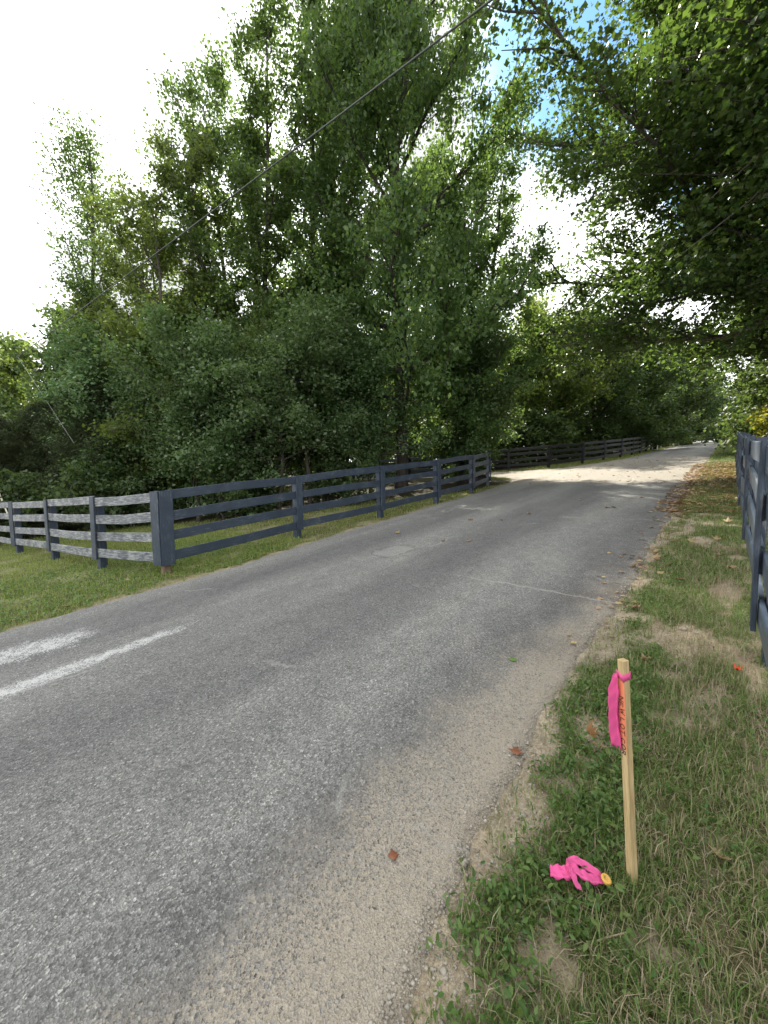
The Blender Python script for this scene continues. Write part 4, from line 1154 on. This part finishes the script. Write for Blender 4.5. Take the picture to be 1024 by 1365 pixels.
# ------------------------------------------------------------------ fallen leaves one can single out
def leaf_mesh(name, size, curl, mat, seed):
    rng = np.random.default_rng(seed)
    out = [(0, -.12), (.05, .02), (.26, .02), (.22, .16), (.50, .30), (.34, .42), (.42, .62), (.20, .62), (0, 1.0), (-.20, .62), (-.42, .62), (-.34, .42), (-.50, .30), (-.22, .16), (-.26, .02), (-.05, .02)]
    inner = [(0, .05), (.12, .2), (.18, .36), (.1, .6), (-.1, .6), (-.18, .36), (-.12, .2)]
    pts = [(0, .38)] + out
    V = []
    for i, (a, b) in enumerate(pts):
        a += rng.normal() * .02; r = math.hypot(a, b - .38)
        V.append((a * size, (b - .38) * size, size * (curl * r * r * 1.6 + rng.normal() * .025 * curl * 2 + (.0 if i else -.02))))
    n = len(out); f = [[0, 1 + i, 1 + (i + 1) % n] for i in range(n)]
    me = mesh_np(name, np.array(V), np.array(f), mat, False); return me


def fallen(s, t, size, curl, mat, label, rot, dz=.02, group=None, tilt=(0, 0)):
    x, y = map(float, xy(s, t)); onr = bool(on_road(np.array([s]), np.array([t]))[0])
    q = (t - float(left_edge(s))) / (float(right_edge(s)) - float(left_edge(s)))
    z = float(hz(s, t)) + .012 + .05 * (1 - (2 * q - 1) ** 2) + .006 if onr else ground_at(s, t) + dz
    o = link('fallen_leaf', leaf_mesh('fallen_leaf', size, curl, M[mat], int(abs(s) * 1000) + 5)); o.location = (x, y, z); o.rotation_euler = (tilt[0], tilt[1], rot)
    o.modifiers.new('thickness', 'SOLIDIFY').thickness = .0006
    return tag(o, label, 'leaf', group)


GLV = 'fallen leaves in the foreground'
fallen(1.64, -.68, .060, .25, 'orange_leaf', 'flat orange-brown fallen leaf at the asphalt edge left of the stake', 1.2, .012, GLV)
fallen(1.90, -.445, .075, 1.0, 'orange_leaf', 'curled orange leaf standing upright in the weeds left of the stake', .4, .045, GLV, (.9, .4))
fallen(1.84, -.39, .060, .5, 'litter', 'dull brown leaf lying beside the curled orange leaf', 2.0, .03, GLV, (.3, .2))
fallen(.95, -.83, .040, .2, 'orange_leaf', 'small tan leaf alone on the sandy asphalt nearest the camera', .2, .01, GLV)
fallen(2.37, -1.01, .058, .2, 'green_leaf', 'pale green fallen leaf lying on the asphalt', .9, .01, GLV)
fallen(2.72, -.335, .075, .8, 'litter', 'curled pinkish-brown leaf just behind the stake top', 2.2, .03, GLV, (.4, .3))
fallen(3.55, -.52, .10, .5, 'litter', 'rusty brown leaf at the road edge uphill of the stake', 3.0, .03, GLV, (.2, .1))
fallen(4.4, -.30, .09, .6, 'litter', 'brown leaf on the verge midway between stake and shade edge', 1.5, .03, GLV, (.2, .3))
fallen(1.55, .02, .06, .6, 'litter', 'faded pinkish dry leaf half buried in straw right of the stake', 1.1, .02, GLV, (.2, .3))
rng_l = np.random.default_rng(77)
GL2 = 'dry leaves scattered along the verge and road'
for i in range(28):
    s_ = float(rng_l.uniform(4.6, 11)); t_ = float(rng_l.uniform(-1.0, .15) if i % 3 else rng_l.uniform(-4.6, -.9))
    fallen(s_, t_, float(rng_l.uniform(.07, .13)), float(rng_l.uniform(.2, .9)), 'litter', 'dry brown leaf scattered on the verge or road below the leaf carpet', float(rng_l.uniform(0, 6)), .03, GL2, (float(rng_l.normal() * .25), float(rng_l.normal() * .25)))
GL3 = 'tan leaves scattered on the left roadside grass'
for i in range(9):
    t_ = float(rng_l.uniform(-6.6, -5.8)); s_ = float(rng_l.uniform(-.2, 3.4)) if i < 6 else float(rng_l.uniform(5, 9))
    fallen(s_, t_ - (.0 if i < 6 else .3), float(rng_l.uniform(.05, .10)), .4, 'litter', 'small tan leaf in the grass between left fence and road', float(rng_l.uniform(0, 6)), .035, GL3, (.2, .2))

# torn red scrap by the right fence
x, y = map(float, xy(2.82, .07))
sc_ = link('plastic_scrap', leaf_mesh('plastic_scrap', .075, .7, M['red'], 31)); sc_.location = (x, y, ground_at(2.82, .07) + .03); sc_.rotation_euler = (.3, .2, .6); sc_.scale = (1.3, .6, 1)
sc_.modifiers.new('thickness', 'SOLIDIFY').thickness = .0006
tag(sc_, 'torn bright red scrap on bare earth near the right fence', 'scrap')

# dry stalk at the stake's foot
def rod(name, a, b, r0, r1, mat, label, cat, n=6, sag=0.0, sides=6, wob=0.0, seed=1):
    rng = np.random.default_rng(seed); q = np.linspace(0, 1, n); a = np.array(a, float); b = np.array(b, float)
    P = a + (b - a) * q[:, None]; P[:, 2] -= sag * 4 * q * (1 - q); P[1:-1] += rng.normal(size=(n - 2, 3)) * wob
    V, F_ = tube(P - a, r0 + (r1 - r0) * q, sides)
    o = link(name, mesh_np(name, V, F_, M[mat], True)); o.location = tuple(a)
    return tag(o, label, cat)


def gp(s, t, h):
    x, y = map(float, xy(s, t)); return (x, y, ground_at(s, t) + h)


rod('dry_stalk', gp(1.10, -.235, .012), gp(1.17, -.165, .03), .0028, .002, 'straw', 'pale dry stalk lying by the foot of the stake', 'stalk', wob=.001)
for i, (s, t, r, lb) in enumerate(((3.32, -.20, .022, 'pale stone on the bare earth uphill behind the stake'), (3.28, -.13, .015, 'smaller pale stone beside the pale stone on bare earth'),
                                  (.66, -.50, .018, 'tan stone at the crumbled asphalt edge, bottom of the picture'), (1.24, -.40, .010, 'small white pebble left of the pink ribbon on the ground'))):
    bm = bmesh.new(); bmesh.ops.create_icosphere(bm, subdivisions=2, radius=r); rg = random.Random(i)
    for v in bm.verts: v.co *= 1 + rg.uniform(-.14, .14); v.co.z *= .6
    me = bpy.data.meshes.new('stone'); bm.to_mesh(me); bm.free(); me.materials.append(M['white'] if i == 3 else M['stone'])
    tag(link('stone', me, None, gp(s, t, r * .35)), lb, 'stone', 'stones in the foreground')

# ------------------------------------------------------------------ overhead cable, guy wires, white box
def along(px, py, D):
    d = ray_dir(px, py); return EYE + d * (D / d[1])


a = along(20, 478, 13.5); b = along(648, 1, 7.5); ext = b + (b - a) * .45
rod('power_cable', a, ext, .011, .023, 'cable', 'black overhead cable slanting across the trees to the upper right', 'cable', 40, .06, 6)
rod('guy_wire', along(24, 476, 13.4), along(98, 590, 11.2), .003, .003, 'wire', 'thin grey guy wire slanting down in front of the cedars', 'wire', 6)
rod('guy_guard', along(-8, 640, 12.0), along(17, 702, 11.2), .022, .022, 'guard', 'pale sleeve of a guy wire leaning behind the left fence rails', 'guy wire', 4, 0, 8)


def white_box():
    s, t = 40.0, -4.75; x, y = map(float, xy(s, t)); root = empty('roadside_box', (x, y, float(hz(s, t))), math.radians(-42)); root.scale = (.62, .62, .62)
    tag(root, 'small white open-fronted box on the ground by the far fence', 'box')
    bm = bmesh.new()
    for (cx, cz, w, h) in ((-.27, .33, .10, .62), (.27, .33, .10, .62), (0, .59, .44, .10), (0, .07, .44, .10)):
        r = bmesh.ops.create_cube(bm, size=1)
        for v in r['verts']: v.co = Vector((v.co.x * w + cx, v.co.y * .4, v.co.z * h + cz))
    me = bpy.data.meshes.new('frame'); bm.to_mesh(me); bm.free(); me.materials.append(M['white']); link('frame', me, root)
    bm = bmesh.new(); r = bmesh.ops.create_cube(bm, size=1)
    for v in r['verts']: v.co = Vector((v.co.x * .43, v.co.y * .05 + .15, v.co.z * .41 + .33))
    me = bpy.data.meshes.new('back_panel'); bm.to_mesh(me); bm.free(); me.materials.append(M['dark']); link('back_panel', me, root)


white_box()
bpy.context.view_layer.update()
